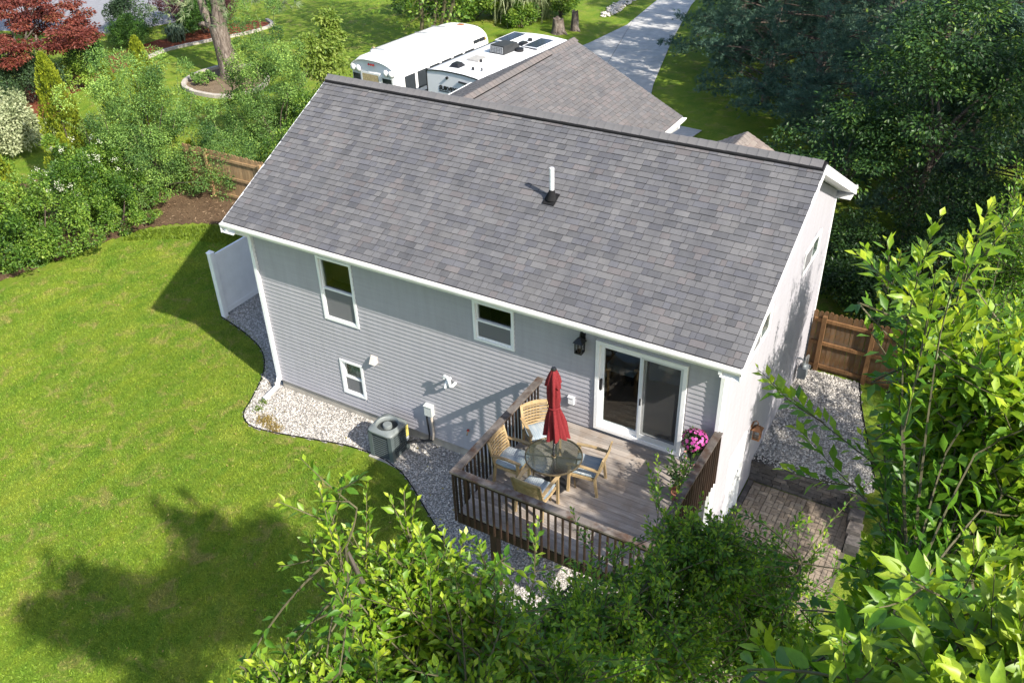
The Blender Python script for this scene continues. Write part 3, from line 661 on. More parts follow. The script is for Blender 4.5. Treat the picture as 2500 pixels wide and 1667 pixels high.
MB().box(gx1-.02, gx1+.012, gy0+.3, gy1, GE-.2, GE-.02).box(gx0-.012, gx0+.02, gy0+.3, gy1, GE-.2, GE-.02).hexa([(gx1, gy1-.005, GE-.2), (GX, gy1-.005, GZ-.2), (GX, gy1+.018, GZ-.2), (gx1, gy1+.018, GE-.2), (gx1, gy1-.005, GE-.012), (GX, gy1-.005, GZ-.012), (GX, gy1+.018, GZ-.012), (gx1, gy1+.018, GE-.012)]).hexa([(gx0, gy1-.005, GE-.2), (GX, gy1-.005, GZ-.2), (GX, gy1+.018, GZ-.2), (gx0, gy1+.018, GE-.2), (gx0, gy1-.005, GE-.012), (GX, gy1-.005, GZ-.012), (GX, gy1+.018, GZ-.012), (gx0, gy1+.018, GE-.012)]).build('fascia', m_trim, house)
b = MB(); b.beam((gx1+.06, 13.6, GE-.12), (gx1+.06, 13.6, GE-.22), .07, .07); b.beam((gx1+.06, 13.6, GE-.2), (gx1-.32, 13.55, GE-.5), .06, .07); b.beam((gx1-.32, 13.55, GE-.45), (gx1-.32, 13.55, .1), .08, .06, (0, 1, 0)); b.build('downspout', m_white, house)
PX, PZ, PE = 8.22, 4.44, 3.6; ps = .52; pw = (PZ-PE)/ps
b = MB()
for sgn in (1, -1):
    b.hexa([(PX+sgn*pw, W+.0, PE-.1), (PX, W, PZ-.1), (PX, 10.0, PZ-.1), (PX+sgn*pw, 10.0, PE-.1), (PX+sgn*pw, W, PE), (PX, W, PZ), (PX, 10.0, PZ), (PX+sgn*pw, 10.0, PE)])
proof = b.build('porch_roof', bpy.data.materials['roof_felt'], house); pl = math.hypot(1, ps)
for sgn in (1, -1):
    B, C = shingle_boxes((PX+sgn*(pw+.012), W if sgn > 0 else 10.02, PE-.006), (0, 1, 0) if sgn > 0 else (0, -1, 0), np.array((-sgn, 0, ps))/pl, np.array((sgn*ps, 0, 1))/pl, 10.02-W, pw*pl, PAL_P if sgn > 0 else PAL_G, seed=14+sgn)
    V, F, c = boxes_np(B, C); o = np_obj('shingle_field', V, F, m_shingle, proof, col=c); tag(o, kind='stuff')
y = W
pcaps = [cap_mesh(c, 0, slope=ps, w=.16) for c in ((.21, .185, .165), (.19, .168, .15))]
while y < 9.9:
    o = link('ridge_cap', pcaps[random.randrange(2)], None, proof); o.rotation_euler = (0, 0, PI/2); o.location = Vector((PX, y, PZ+.008))-ORG[house.name]; y += .2
for xx in (PX-1.4, PX+1.4): MB().box(xx-.06, xx+.06, 9.7, 9.82, -.1, PE-.12).build('porch_post', m_trim, house)
MB().box(PX-1.7, PX+1.7, 9.66, 9.86, PE-.14, PE+.02).build('porch_beam', m_trim, house)

# ================================================================ DECK
m_deckw = wood('weathered_deck_board', (.225, .197, .18), (.41, .37, .335), (1.3, 26, 26), .85, .5, .2, blot=(.28, .235, .2))
m_rail = wood('weathered_top_rail', (.085, .07, .062), (.2, .18, .165), (6, 6, 6), .85, .5, .2, blot=(.075, .045, .032))
m_brown = wood('brown_stained_wood', (.022, .014, .011), (.055, .032, .022), (20, 20, 2), .7, .3, .3)
m_balu = wood('dark_stained_baluster', (.016, .011, .009), (.05, .027, .018), (20, 20, 2), .7, .3, .3)
DX0, DX1, DY, DZ = 7.58, 11.2, -3.23, 1.80
deck = thing('deck', 'weathered grey timber deck with dark brown railing behind the house', 'deck', (9.4, -1.6, -.3))
yy = DY+.005; bw = .138
while yy < -.06:
    y2 = min(yy+bw, -.035)
    sag = random.uniform(-.002, .002); MB().box(DX0, DX1, yy, y2, DZ-.03+sag, DZ+.003+sag).build('deck_board', m_deckw, deck); yy += bw+.006
for (a, b_) in (((DX0+.02, DY-.015), (DX1, DY+.022)), ):
    MB().box(DX0-.02, DX1+.02, DY-.02, DY+.018, DZ-.25, DZ-.034).build('rim_joist', m_brown, deck)
MB().box(DX0-.02, DX0+.018, DY+.02, -.03, DZ-.25, DZ-.034).build('rim_joist', m_brown, deck); MB().box(DX1-.018, DX1+.02, DY+.02, -.03, DZ-.25, DZ-.034).build('rim_joist', m_brown, deck)
for k in range(8): MB().box(DX0+.35+k*.42, DX0+.388+k*.42, DY+.02, -.05, DZ-.25, DZ-.036).build('joist', m_brown, deck)
MB().box(DX0+.1, DX1-.1, -2.95, -2.86, DZ-.47, DZ-.255).build('beam', m_brown, deck)
for px in (8.12, 10.7): MB().box(px-.07, px+.07, -2.98, -2.84, float(hf(px, -2.9))-.2, DZ-.47).build('post', m_brown, deck)
RZ = 2.76
def top_rail(p0, p1):
    b = MB().beam((*p0, RZ-.02), (*p1, RZ-.02), .14, .038); b.build('top_rail', m_rail, deck)
top_rail((DX0-.02, -.14), (DX0-.02, DY+.085)); top_rail((DX0-.09, DY+.01), (DX1+.07, DY+.01)); top_rail((DX1-.02, -.06), (DX1-.02, DY+.085))
MB().box(DX0-.04, DX0, DY+.06, -.12, RZ-.13, RZ-.041).build('sub_rail', m_brown, deck)
MB().box(DX0-.02, DX1, DY-.008, DY+.03, RZ-.13, RZ-.041).build('sub_rail', m_brown, deck)
MB().box(DX1-.03, DX1+.005, DY+.06, -.05, RZ-.13, RZ-.041).build('sub_rail', m_brown, deck)
bal = MB().box(-.016, .016, -.016, .016, DZ-.2, RZ-.045).mesh('baluster'); bal.materials.append(m_balu); O_ = ORG[deck.name]
def baluster(x, y): o = link('baluster', bal, None, deck); o.location = Vector((x-O_.x, y-O_.y, -O_.z)); o.rotation_euler.z = random.uniform(-.04, .04)
n = 25
for k in range(n): baluster(DX0-.061, DY+.03+(k+.3)*(3.1/n))
n = 28
for k in range(n): baluster(DX0-.04+k*(3.62/(n-1)), DY-.04)
n = 25
for k in range(n): baluster(DX1+.04, DY+.03+(k+.3)*(3.14/n))
MB().box(DX1-.045, DX1+.045, DY-.02+.06, DY+.13, float(hf(11.2, -3.2)), RZ-.042).build('post', m_brown, deck)

# ================================================================ DECK FURNITURE
m_teak = wood('honey_teak', (.29, .2, .1), (.45, .34, .19), (9, 9, 9), .55, .1, .4)
def cushion_mat():
    t = MT('blue_white_cushion'); v = t.mapv((1, 1, 1), (0, 0, PI/4)); ck = t.n('ShaderNodeTexVoronoi'); ck.inputs['Scale'].default_value = 16; ck.inputs['Randomness'].default_value = 0; ck.distance = 'CHEBYCHEV'
    t.l(v, ck.inputs['Vector']); pat = t.ramp(ck.outputs['Distance'], [(.2, (.24, .30, .34)), (.28, (.5, .51, .5)), (.38, (.5, .51, .5)), (.44, (.2, .26, .31))])
    st = t.noise(1.0, 3, .5, 0, t.mapv((90, 3, 3))); plain = t.ramp(st, [(.35, (.2, .27, .33)), (.65, (.4, .43, .44))])
    sx = t.n('ShaderNodeSeparateXYZ'); t.l(t.co(), sx.inputs[0])
    band = t.ramp(sx.outputs['X'], [(.0, (0, 0, 0)), (.04, (1, 1, 1))])
    t.col(t.mix(band, pat, plain)).rough(.9, .1).bump(t.noise(120, 2), .15, .003); return t.m
m_cush = cushion_mat()
def make_chair():
    r = thing('patio_chair', 'x', 'chair', (0, 0, 0), .0001); w = .29
    for sx in (-1, 1):
        MB().beam((sx*w, .27, 0), (sx*w, .25, .64), .045, .045).build('leg', m_teak, r)
        MB().beam((sx*(w-.02), -.27, 0), (sx*(w-.02), -.22, .42), .042, .045).build('leg', m_teak, r)
        MB().beam((sx*(w-.02), -.22, .40), (sx*(w-.02), -.36, .90), .05, .032, (0, 1, 0)).build('back_post', m_teak, r)
        MB().beam((sx*w, -.29, .63), (sx*w, .02, .66), .058, .024).beam((sx*w, .018, .66), (sx*w, .31, .645), .058, .0241).build('arm', m_teak, r)
    sf = MB().box(-.27, .27, .2, .24, .36, .42).box(-.27, .27, -.23, -.19, .36, .42).box(-.275, -.24, -.19, .2, .36, .42).box(.24, .275, -.19, .2, .36, .42)
    for k in range(6): sf.box(-.24, .24, -.17+k*.065, -.125+k*.065, .40, .418)
    sf.build('seat_frame', m_teak, r)
    for k in range(8):
        z = .46+k*.058; yb = -.215-(z-.4)*.28; b = MB(); n = 6; V = []
        for i in range(n+1):
            u = -1+2*i/n; y = yb-.035*(1-u*u); hh = .019 if k < 7 else .03
            V += [(u*(w-.03), y-.009, z-hh), (u*(w-.03), y+.009, z-hh), (u*(w-.03), y+.009, z+hh+(.02*(1-u*u) if k == 7 else 0)), (u*(w-.03), y-.009, z+hh+(.02*(1-u*u) if k == 7 else 0))]
        F = [(i*4+j, i*4+(j+1) % 4, i*4+4+(j+1) % 4, i*4+4+j) for i in range(n) for j in range(4)]+[(3, 2, 1, 0), (n*4, n*4+1, n*4+2, n*4+3)]
        b.add(V, F).build('slat', m_teak, r)
    # cushion: puffed slab
    n = 10; V = []; F = []
    for s in (1, -1):
        for i in range(n+1):
            for j in range(n+1):
                u, v = -1+2*i/n, -1+2*j/n; pf = ((1-u**4)*(1-v**4))**.6
                V.append((u*.27*(1-.04*abs(v)), v*.255*(1-.04*abs(u)), .455+s*(.012+.04*pf)+.008*math.sin(u*5+v*3)))
    k = (n+1)**2
    for i in range(n):
        for j in range(n):
            a = i*(n+1)+j; F += [(a, a+n+1, a+n+2, a+1), (k+a, k+a+1, k+a+n+2, k+a+n+1)]
    edge = [i*(n+1) for i in range(n+1)]+[n*(n+1)+j for j in range(1, n+1)]+[i*(n+1)+n for i in range(n-1, -1, -1)]+[j for j in range(n-1, 0, -1)]
    for a, b2 in zip(edge, edge[1:]+edge[:1]): F.append((a, b2, k+b2, k+a))
    MB().add(V, F).build('cushion', m_cush, r, True)
    return r
proto = make_chair(); TC = (8.75, -1.83)
spots = [((7.99, -1.98), (1, .02), 'slatted teak patio chair backed against the deck side railing, facing the table'),
         ((8.06, -1.06), (.8, -.72), 'slatted teak patio chair in the corner between house wall and railing'),
         ((8.74, -2.47), (.02, 1), 'slatted teak patio chair with its back to the front railing'),
         ((9.27, -1.5), (-1, -.14), 'slatted teak patio chair facing the railing with open deck behind it')]
for i, (p, d, lab) in enumerate(spots):
    o = proto if i == 0 else copy_tree(proto); o.location = (*p, DZ+.004); o.rotation_euler = (0, 0, math.atan2(-d[0], d[1])); tag(o, lab, 'chair', 'patio chairs round the glass table')
table = thing('patio_table', 'round patterned glass table with bronze rim on the deck', 'table', (*TC, DZ+.004))
m_bronze = simple('bronze_metal', (.2, .155, .09), .4, .15, 10, metal=.7)
def tglass():
    t = MT('rippled_table_glass'); t.col((.55, .62, .62)).rough(.12, .6); t.bump(t.noise(38, 3, .6), .35, .01)
    tr = t.n('ShaderNodeBsdfTransparent'); tr.inputs[0].default_value = (.84, .87, .85, 1); g = t.n('ShaderNodeBsdfGlossy'); g.inputs['Roughness'].default_value = .12
    bp_ = [x for x in t.nt.nodes if x.type == 'BUMP'][0]; t.l(bp_.outputs[0], g.inputs['Normal'])
    mx = t.n('ShaderNodeMixShader'); mx.inputs[0].default_value = .34; t.l(tr.outputs[0], mx.inputs[1]); t.l(g.outputs[0], mx.inputs[2]); t.l(mx.outputs[0], t.out.inputs[0]); return t.m
tz = DZ+.72
MB().lathe([(.03, tz), (.505, tz), (.505, tz+.008), (.03, tz+.008), (.03, tz)], 48, (*TC, 0), False).build('table_top', tglass(), table)
MB().lathe([(.5, tz-.014), (.523, tz-.014), (.523, tz+.012), (.508, tz+.016), (.508, tz+.009), (.5, tz-.003), (.5, tz-.014)], 48, (*TC, 0), False).build('rim', m_bronze, table, True)
for k in range(4):
    a = .35+k*PI/2; c, s_ = math.cos(a), math.sin(a)
    MB().beam((TC[0]+.05*c, TC[1]+.05*s_, tz-.03), (TC[0]+.5*c, TC[1]+.5*s_, tz-.018), .022, .02).build('brace', m_bronze, table)
    MB().tube([(TC[0]+.42*c, TC[1]+.42*s_, tz-.03), (TC[0]+.36*c, TC[1]+.36*s_, tz-.35), (TC[0]+.4*c, TC[1]+.4*s_, DZ+.006)], .014, 8).build('leg', m_bronze, table)
MB().lathe([(.028, tz-.05), (.05, tz-.05), (.05, tz+.014), (.028, tz+.014), (.028, tz-.05)], 16, (*TC, 0), False).build('hub', m_bronze, table)
umb = thing('patio_umbrella', 'closed dark red patio umbrella standing through the glass table', 'umbrella', (*TC, DZ+.004))
m_red = MT('wine_red_canvas'); _f = m_red.noise(30, 3); m_red.col(m_red.ramp(_f, [(.3, (.14, .014, .017)), (.7, (.2, .022, .026))])).rough(.85, .2); m_red = m_red.m
MB().tube([(*TC, DZ+.01), (*TC, 4.42)], .019, 12).build('pole', m_iron, umb)
MB().lathe([(.24, DZ+.006), (.24, DZ+.05), (.06, DZ+.075), (.04, DZ+.3), (.026, DZ+.31)], 24, (*TC, 0)).build('base', m_iron, umb, True)
def pleats(rows, n=72, k=8, amp=.25, shift=(0, 0)):
    V = []; F = []
    for i, (r, z, am) in enumerate(rows):
        for j in range(n):
            th = j*2*PI/n; w_ = abs(math.sin(k*th/2)); rr = r*(1-am+am*w_*(.75+.35*math.sin(5*th+1.3)+.2*math.sin(2*th+z*4))+.06*math.sin(3*th+z*7)+.04*math.sin(11*th-z*9)); sw = max(0, 3.7-z)
            zz = z-((.04*w_+.03*math.sin(3*th+.7)) if i == 0 else 0); V.append((TC[0]+rr*math.cos(th)+shift[0]*sw, TC[1]+rr*math.sin(th)+shift[1]*sw, zz))
    m = len(rows); F = [(i*n+j, i*n+(j+1) % n, (i+1)*n+(j+1) % n, (i+1)*n+j) for i in range(m-1) for j in range(n)]
    return MB().add(V, F)
pleats([(.25, 3.03, .42), (.215, 3.2, .4), (.165, 3.42, .35), (.105, 3.62, .25), (.098, 3.68, .22), (.125, 3.8, .25), (.135, 3.95, .28), (.125, 4.1, .28), (.1, 4.25, .2), (.03, 4.38, .0)], shift=(.08, .05)).build('canopy', m_red, umb, True)
pleats([(.165, 4.1, .35), (.14, 4.2, .3), (.1, 4.32, .22), (.05, 4.42, .05)], k=8).build('vent_flap', m_red, umb, True)
MB().lathe([(.112, 3.63), (.118, 3.65), (.112, 3.67)], 20, (*TC, 0), False).build('tie_strap', m_red, umb)
MB().lathe([(.045, 4.405), (.05, 4.43), (.04, 4.46), (.015, 4.475)], 16, (*TC, 0)).build('finial', m_iron, umb, True)
# flower pot on a small stand, and the second pot by the railing
stand = thing('plant_stand', 'small round glass topped stand in the deck corner under the flowers', 'plant stand', (10.86, -.42, DZ+.004))
c = (10.86, -.42, 0)
MB().lathe([(.01, DZ+.46), (.2, DZ+.46), (.2, DZ+.468), (.01, DZ+.468)], 28, c).build('table_top', m_glass, stand); MB().lathe([(.2, DZ+.455), (.213, DZ+.455), (.213, DZ+.472), (.2, DZ+.472), (.2, DZ+.455)], 28, c, False).build('rim', m_iron, stand)
for k in range(3):
    a = k*2*PI/3; MB().tube([(c[0]+.19*math.cos(a), c[1]+.19*math.sin(a), DZ+.46), (c[0]+.12*math.cos(a), c[1]+.12*math.sin(a), DZ+.2), (c[0]+.2*math.cos(a), c[1]+.2*math.sin(a), DZ+.006)], .01, 6).build('leg', m_iron, stand)
m_impleaf = leafmat('dark_flower_leaf', [(0, (.018, .035, .012)), (1, (.06, .1, .025))], .5, .2)
m_pink = leafmat('magenta_petal', [(0, (.42, .05, .30)), (.6, (.62, .10, .42)), (1, (.75, .24, .55))], .5, .3)
LEAF2V = np.array([(0, 0, 0), (.5, .28, .06), (1, 0, -.04), (.5, -.28, .06)]); LEAF2F = np.array([(0, 1, 2), (0, 2, 3)])
def ball_leaves(c, rad, n, size, zsq=1.0, shell=.75, droop=0.0):
    d = nrm(RNG.normal(size=(n, 3))); r = RNG.uniform(shell, 1, n)[:, None]; P = np.array(c)+d*r*np.array(rad)
    ax = nrm(d+RNG.normal(0, .6, (n, 3))-np.array((0, 0, droop))); up = nrm(d+RNG.normal(0, .4, (n, 3))+np.array((0, 0, .5)))
    return P, frames(ax, up)*RNG.uniform(size*.7, size*1.2, n)[:, None, None], d
pot = thing('flower_pot', 'dark pot of magenta flowers on the stand by the sliding door', 'flower pot', (10.86, -.42, DZ+.472))
MB().lathe([(.09, DZ+.473), (.12, DZ+.6), (.145, DZ+.68), (.155, DZ+.68), (.155, DZ+.7), (.13, DZ+.7), (.1, DZ+.66)], 24, c).build('pot', m_iron, pot, True)
P, Mx, _ = ball_leaves((10.86, -.42, DZ+.88), (.22, .22, .2), 700, .07, shell=.4); V, F = inst(LEAF2V, LEAF2F, Mx, P); np_obj('foliage', V, F, m_impleaf, pot, tint=np.repeat(RNG.uniform(0, 1, 700), 4))
a5 = np.arange(5)*2*PI/5; pv = [(0, 0, 0)]; pf = []
for a in a5:
    b0 = len(pv); pv += [(.9*math.cos(a-.55), .9*math.sin(a-.55), .12), (1.05*math.cos(a), 1.05*math.sin(a), .08), (.9*math.cos(a+.55), .9*math.sin(a+.55), .12)]; pf += [(0, b0, b0+1), (0, b0+1, b0+2)]
pv = np.array(pv); pf = np.array(pf)
d = nrm(RNG.normal(size=(190, 3))); d = d[d[:, 2] > -.45]
P = np.array((10.86, -.42, DZ+.88))+d*np.array((.235, .235, .215)); Mx = frames(nrm(np.cross(d, RNG.normal(size=d.shape))), nrm(d+RNG.normal(0, .2, d.shape)))*RNG.uniform(.024, .034, (len(d), 1, 1))
for k in range(len(d)):
    V = pv@Mx[k].T+P[k]; np_obj('flower', V, pf, m_pink, pot, tint=np.full(len(pv), RNG.uniform(0, 1)))
pot2 = thing('planter', 'leggy green plant in a terracotta planter beside the deck railing', 'planter', (10.88, -1.1, DZ+.004))
MB().lathe([(.1, DZ+.006), (.15, DZ+.2), (.16, DZ+.24), (.13, DZ+.24), (.12, DZ+.2)], 20, (10.88, -1.1, 0)).build('pot', simple('terracotta', (.25, .1, .06), .8, .15), pot2, True)
stx = MB(); PP = []; AX = []
for k in range(26):
    a = RNG.uniform(0, 2*PI); sp = RNG.uniform(.1, .34); h = RNG.uniform(.35, .75); b0 = np.array((10.88, -1.1, DZ+.22)); tip = b0+np.array((sp*math.cos(a), sp*math.sin(a), h)); mid = (b0+tip)/2+np.array((0, 0, .08)); stx.tube([b0, mid, tip], [.005, .004, .002], 5)
    for t in np.linspace(.25, 1, 13): PP.append(b0*(1-t)**2+2*mid*t*(1-t)+tip*t*t); AX.append(RNG.normal(size=3)+np.array((0, 0, .5)))
stx.build('stems', simple('green_stem', (.08, .12, .03), .7, .2), pot2); PP = np.array(PP); AX = np.array(AX)
V, F = inst(LEAF2V, LEAF2F, frames(AX, RNG.normal(size=AX.shape)+np.array((0, 0, 2)))*RNG.uniform(.05, .085, (len(PP), 1, 1)), PP); np_obj('foliage', V, F, leafmat('planter_leaf', [(0, (.03, .07, .015)), (1, (.11, .16, .04))], .5, .3), pot2, tint=np.repeat(RNG.uniform(0, 1, len(PP)), 4))
for k in range(7):
    p = PP[13*k+12]+np.array((0, 0, .02)); np_obj('flower', pv*.025+p, pf, leafmat('salmon_petal', [(0, (.6, .25, .22)), (1, (.7, .4, .35))], .5, .2) if k == 0 else bpy.data.materials['salmon_petal'], pot2, tint=np.full(len(pv), .5))
# sofa and armchair seen through the sliding door
m_sofa = simple('pale_blue_fabric', (.42, .46, .5), .9, .06, 5)
sofa = thing('sofa', 'pale blue sofa indoors behind the sliding glass door', 'sofa', (9.95, 2.3, 1.8))
MB().box(9.2, 10.8, 1.9, 2.75, 1.95, 2.2).build('seat', m_sofa, sofa); MB().box(9.2, 10.8, 2.75, 2.95, 1.95, 2.6).build('backrest', m_sofa, sofa)
for x_ in (9.03, 10.8): MB().box(x_, x_+.17, 1.9, 2.95, 1.9, 2.4).build('arm', m_sofa, sofa)
for x_ in (9.1, 10.85):
    for y_ in (1.98, 2.85): MB().box(x_, x_+.05, y_, y_+.05, 1.803, 1.95).build('leg', m_iron, sofa)
arm = thing('armchair', 'pale armchair indoors near the handle side of the sliding door', 'armchair', (8.5, 1.9, 1.8))
MB().box(8.2, 8.8, 1.6, 2.2, 2.05, 2.22).build('seat', m_sofa, arm); MB().box(8.2, 8.8, 2.2, 2.32, 2.05, 2.75).build('backrest', m_sofa, arm)
for x_ in (8.22, 8.75):
    for y_ in (1.62, 2.25): MB().box(x_, x_+.04, y_, y_+.04, 1.803, 2.05).build('leg', m_iron, arm)

# ================================================================ WALL FIXTURES
def lantern(name, label, mp, u, z, mat, gm, k=1.0):
    P0 = mp(u, z, .02); r = thing(name, label, 'lantern', P0); s_ = k
    b = MB(); ubox(b, mp, u-.055*s_, u+.055*s_, z-.02*s_, z+.16*s_, .0, .035); b.build('backplate', mat, r)
    b = MB(); b.tube([mp(u, z+.08*s_, .03), mp(u, z+.2*s_, .05), mp(u, z+.235*s_, .1), mp(u, z+.2*s_, .14), mp(u, z+.12*s_, .145)], .011*s_, 8); b.build('arm', mat, r, True)
    dc = .15; hw = .075*s_; b = MB()
    q = [mp(u-hw*1.35, z+.045*s_, dc-hw*1.35), mp(u+hw*1.35, z+.045*s_, dc-hw*1.35), mp(u+hw*1.35, z+.045*s_, dc+hw*1.35), mp(u-hw*1.35, z+.045*s_, dc+hw*1.35)]
    t_ = [mp(u-hw*.35, z+.13*s_, dc-hw*.35), mp(u+hw*.35, z+.13*s_, dc-hw*.35), mp(u+hw*.35, z+.13*s_, dc+hw*.35), mp(u-hw*.35, z+.13*s_, dc+hw*.35)]
    b.hexa(q+t_).build('hood', mat, r)
    b = MB(); ubox(b, mp, u-hw, u+hw, z-.2*s_, z-.17*s_, dc-hw, dc+hw); ubox(b, mp, u-hw, u+hw, z+.02*s_, z+.044*s_, dc-hw, dc+hw)
    for a in (-1, 1):
        for c_ in (-1, 1): ubox(b, mp, u+a*hw-.009*(1+a), u+a*hw+.009*(1-a), z-.17*s_, z+.02*s_, dc+c_*hw-.009*(1+c_), dc+c_*hw+.009*(1-c_))
        ubox(b, mp, u-.004, u+.004, z-.17*s_, z+.02*s_, dc+a*(hw-.006)-.003, dc+a*(hw-.006)+.003)
    b.build('cage', mat, r)
    b = MB(); ubox(b, mp, u-hw+.012, u+hw-.012, z-.168*s_, z+.018*s_, dc-hw+.012, dc+hw-.012); b.build('glass', gm, r)
m_lglass = glass_mat('lantern_glass', (.7, .72, .72), 1.5, .1)
lantern('wall_lantern', 'black cage wall lantern beside the sliding door', mp_rear, 8.40, 3.83, m_iron, m_lglass)
lantern('wall_lantern', 'copper brown wall lantern beside the basement door', mp_side, 2.45, 1.0, simple('copper_brown', (.22, .1, .045), .5, .2, 12, metal=.3), m_lglass, 1.05)
o = MB(); ubox(o, mp_rear, 8.13, 8.25, 2.27, 2.43, .0, .07); ubox(o, mp_rear, 8.12, 8.26, 2.43, 2.445, .0, .085); o = o.build('wall_outlet', m_white); tag(o, 'white weatherproof outlet cover on the siding behind the umbrella', 'outlet')
r = thing('dryer_vent', 'pale vent hood on the siding above the small basement window', 'vent', (3.2, 0, 1.6))
m_beige = simple('beige_plastic', (.62, .57, .53), .6, .05)
b = MB(); ubox(b, mp_rear, 3.1, 3.3, 1.57, 1.77, .0, .02); b.build('flange', m_beige, r)
b = MB().hexa([(3.12, -.13, 1.58), (3.28, -.13, 1.58), (3.28, -.015, 1.58), (3.12, -.015, 1.58), (3.135, -.06, 1.75), (3.265, -.06, 1.75), (3.265, -.015, 1.75), (3.135, -.015, 1.75)]).build('hood', m_beige, r)
r = thing('exhaust_pipe', 'white plastic elbow vent pipes sticking out of the siding', 'vent pipe', (5.3, 0, 1.8))
MB().tube([(5.4, .02, 1.78), (5.4, -.16, 1.78), (5.385, -.2, 1.81), (5.36, -.2, 1.95), (5.33, -.2, 2.02), (5.26, -.2, 2.03), (5.24, -.2, 1.97)], .033, 10).build('vent_elbow', m_white, r, True)
MB().tube([(5.27, .02, 1.86), (5.27, -.13, 1.86), (5.27, -.18, 1.83), (5.25, -.2, 1.72)], .033, 10).build('intake_elbow', m_white, r, True)
r = thing('disconnect_box', 'grey electrical disconnect box with conduit above the condenser', 'electrical box', (4.66, 0, .1))
m_box = simple('pale_grey_enamel', (.5, .52, .5), .5, .06)
MB().box(4.56, 4.76, -.13, -.015, .66, .92).build('box', m_box, r); MB().hexa([(4.55, -.145, .92), (4.77, -.145, .92), (4.77, -.015, .935), (4.55, -.015, .935), (4.55, -.145, .93), (4.77, -.145, .93), (4.77, -.015, .95), (4.55, -.015, .95)]).build('lid', m_box, r)
MB().tube([(4.7, -.07, .66), (4.7, -.05, .1), (4.68, -.06, -.05)], .028, 8).build('conduit', simple('tan_cover', (.5, .43, .36), .6), r, True)
MB().tube([(4.6, -.09, .66), (4.585, -.09, .58), (4.61, -.08, .1), (4.6, -.1, -.06), (4.45, -.2, -.08), (4.25, -.42, -.05)], .02, 8).build('cable', m_iron, r, True)
MB().tube([(4.66, -.06, -.1), (4.5, -.12, -.12), (4.38, -.25, -.05), (4.24, -.45, -.02)], .03, 8).build('refrigerant_line', m_iron, r, True)
r = thing('hose_bib', 'small brass hose tap low on the siding', 'tap', (5.67, 0, .5))
MB().tube([(5.67, .0, .57), (5.67, -.07, .57), (5.67, -.1, .54), (5.67, -.11, .5)], .014, 8).build('spout', m_bronze, r, True); MB().lathe([(.03, .6), (.032, .61), (.03, .62)], 10, (5.67, -.06, 0)).build('handle', simple('red_enamel', (.3, .04, .03), .5), r)
# roof vent pipe
vx, vy = 6.755, 1.83; vz = ZE+SL*(vy+OE)
r = thing('roof_vent_pipe', 'white plumbing vent pipe with black boot on the roof', 'vent pipe', (vx, vy, vz))
MB().tube([(vx, vy, vz-.1), (vx, vy, vz+.66)], .045, 14).build('pipe', m_white, r, True)
b = MB(); pp = [Vector((vx, vy, vz+.02))+Vector((a, b2, b2*SL+.012)) for a, b2 in ((-.13, -.17), (.13, -.17), (.13, .1), (-.13, .1))]; b.hexa(pp+[p+Vector((0, 0, .012)) for p in pp]); b.build('flashing', m_black, r)
MB().tube([(vx, vy-.02, vz), (vx, vy-.01, vz+.1), (vx, vy, vz+.2)], [.12, .085, .052], 14).build('boot', m_black, r, True)
# condenser unit
ac = thing('air_conditioner', 'grey louvred air conditioner condenser on the gravel by the rear wall', 'air conditioner', (3.9, -.66, -.29))
ax0, ax1, ay0, ay1, az0, az1 = 3.58, 4.22, -.98, -.34, -.27, .5
m_ac = simple('grey_green_enamel', (.085, .105, .108), .5, .12, 5); m_acl = simple('weathered_grey_lid', (.17, .19, .188), .5, .14, 5)
MB().box(ax0-.04, ax1+.04, ay0-.04, ay1+.04, -.33, az0).build('pad', m_pad, ac)
MB().box(ax0+.05, ax1-.05, ay0+.05, ay1-.05, az0, az1-.06).build('coil', simple('dark_coil', (.03, .035, .035), .7, .2), ac)
for (x_, y_) in ((ax0, ay0), (ax1-.1, ay0), (ax0, ay1-.1), (ax1-.1, ay1-.1)): MB().box(x_, x_+.1, y_, y_+.1, az0, az1-.05).build('corner_post', m_ac, ac)
for k in range(11):
    z = az0+.06+k*.06
    for (p, q_) in (((ax0+.1, ay0+.02), (ax1-.1, ay0+.02)), ((ax0+.1, ay1-.02), (ax1-.1, ay1-.02)), ((ax0+.02, ay0+.1), (ax0+.02, ay1-.1)), ((ax1-.02, ay0+.1), (ax1-.02, ay1-.1))):
        MB().beam((*p, z), (*q_, z), .03, .012).build('louver', m_ac, ac)
n = 40; V = []; cx_, cy_ = (ax0+ax1)/2, (ay0+ay1)/2
def rsq(t, h, rr): 
    c_, s_ = math.cos(t), math.sin(t); k = (abs(c_)**rr+abs(s_)**rr)**(-1/rr); return cx_+h*c_*k, cy_+h*s_*k
for (h, z, rr) in ((.335, az1-.07, 7), (.345, az1-.02, 7), (.32, az1+.02, 6), (.26, az1+.045, 2), (.25, az1+.035, 2), (.235, az1-.03, 2)): V += [(*rsq(j*2*PI/n, h, rr), z) for j in range(n)]
F = [(i*n+j, i*n+(j+1) % n, (i+1)*n+(j+1) % n, (i+1)*n+j) for i in range(5) for j in range(n)]
MB().add(V, F).build('top_cover', m_acl, ac, True)
MB().lathe([(.24, az1-.2), (.24, az1-.03)], 30, (cx_, cy_, 0), False).build('fan_shroud', m_acl, ac, True)
MB().lathe([(.105, az1-.12), (.105, az1+.02), (.095, az1+.035)], 24, (cx_, cy_, 0)).build('motor_cover', m_acl, ac, True)
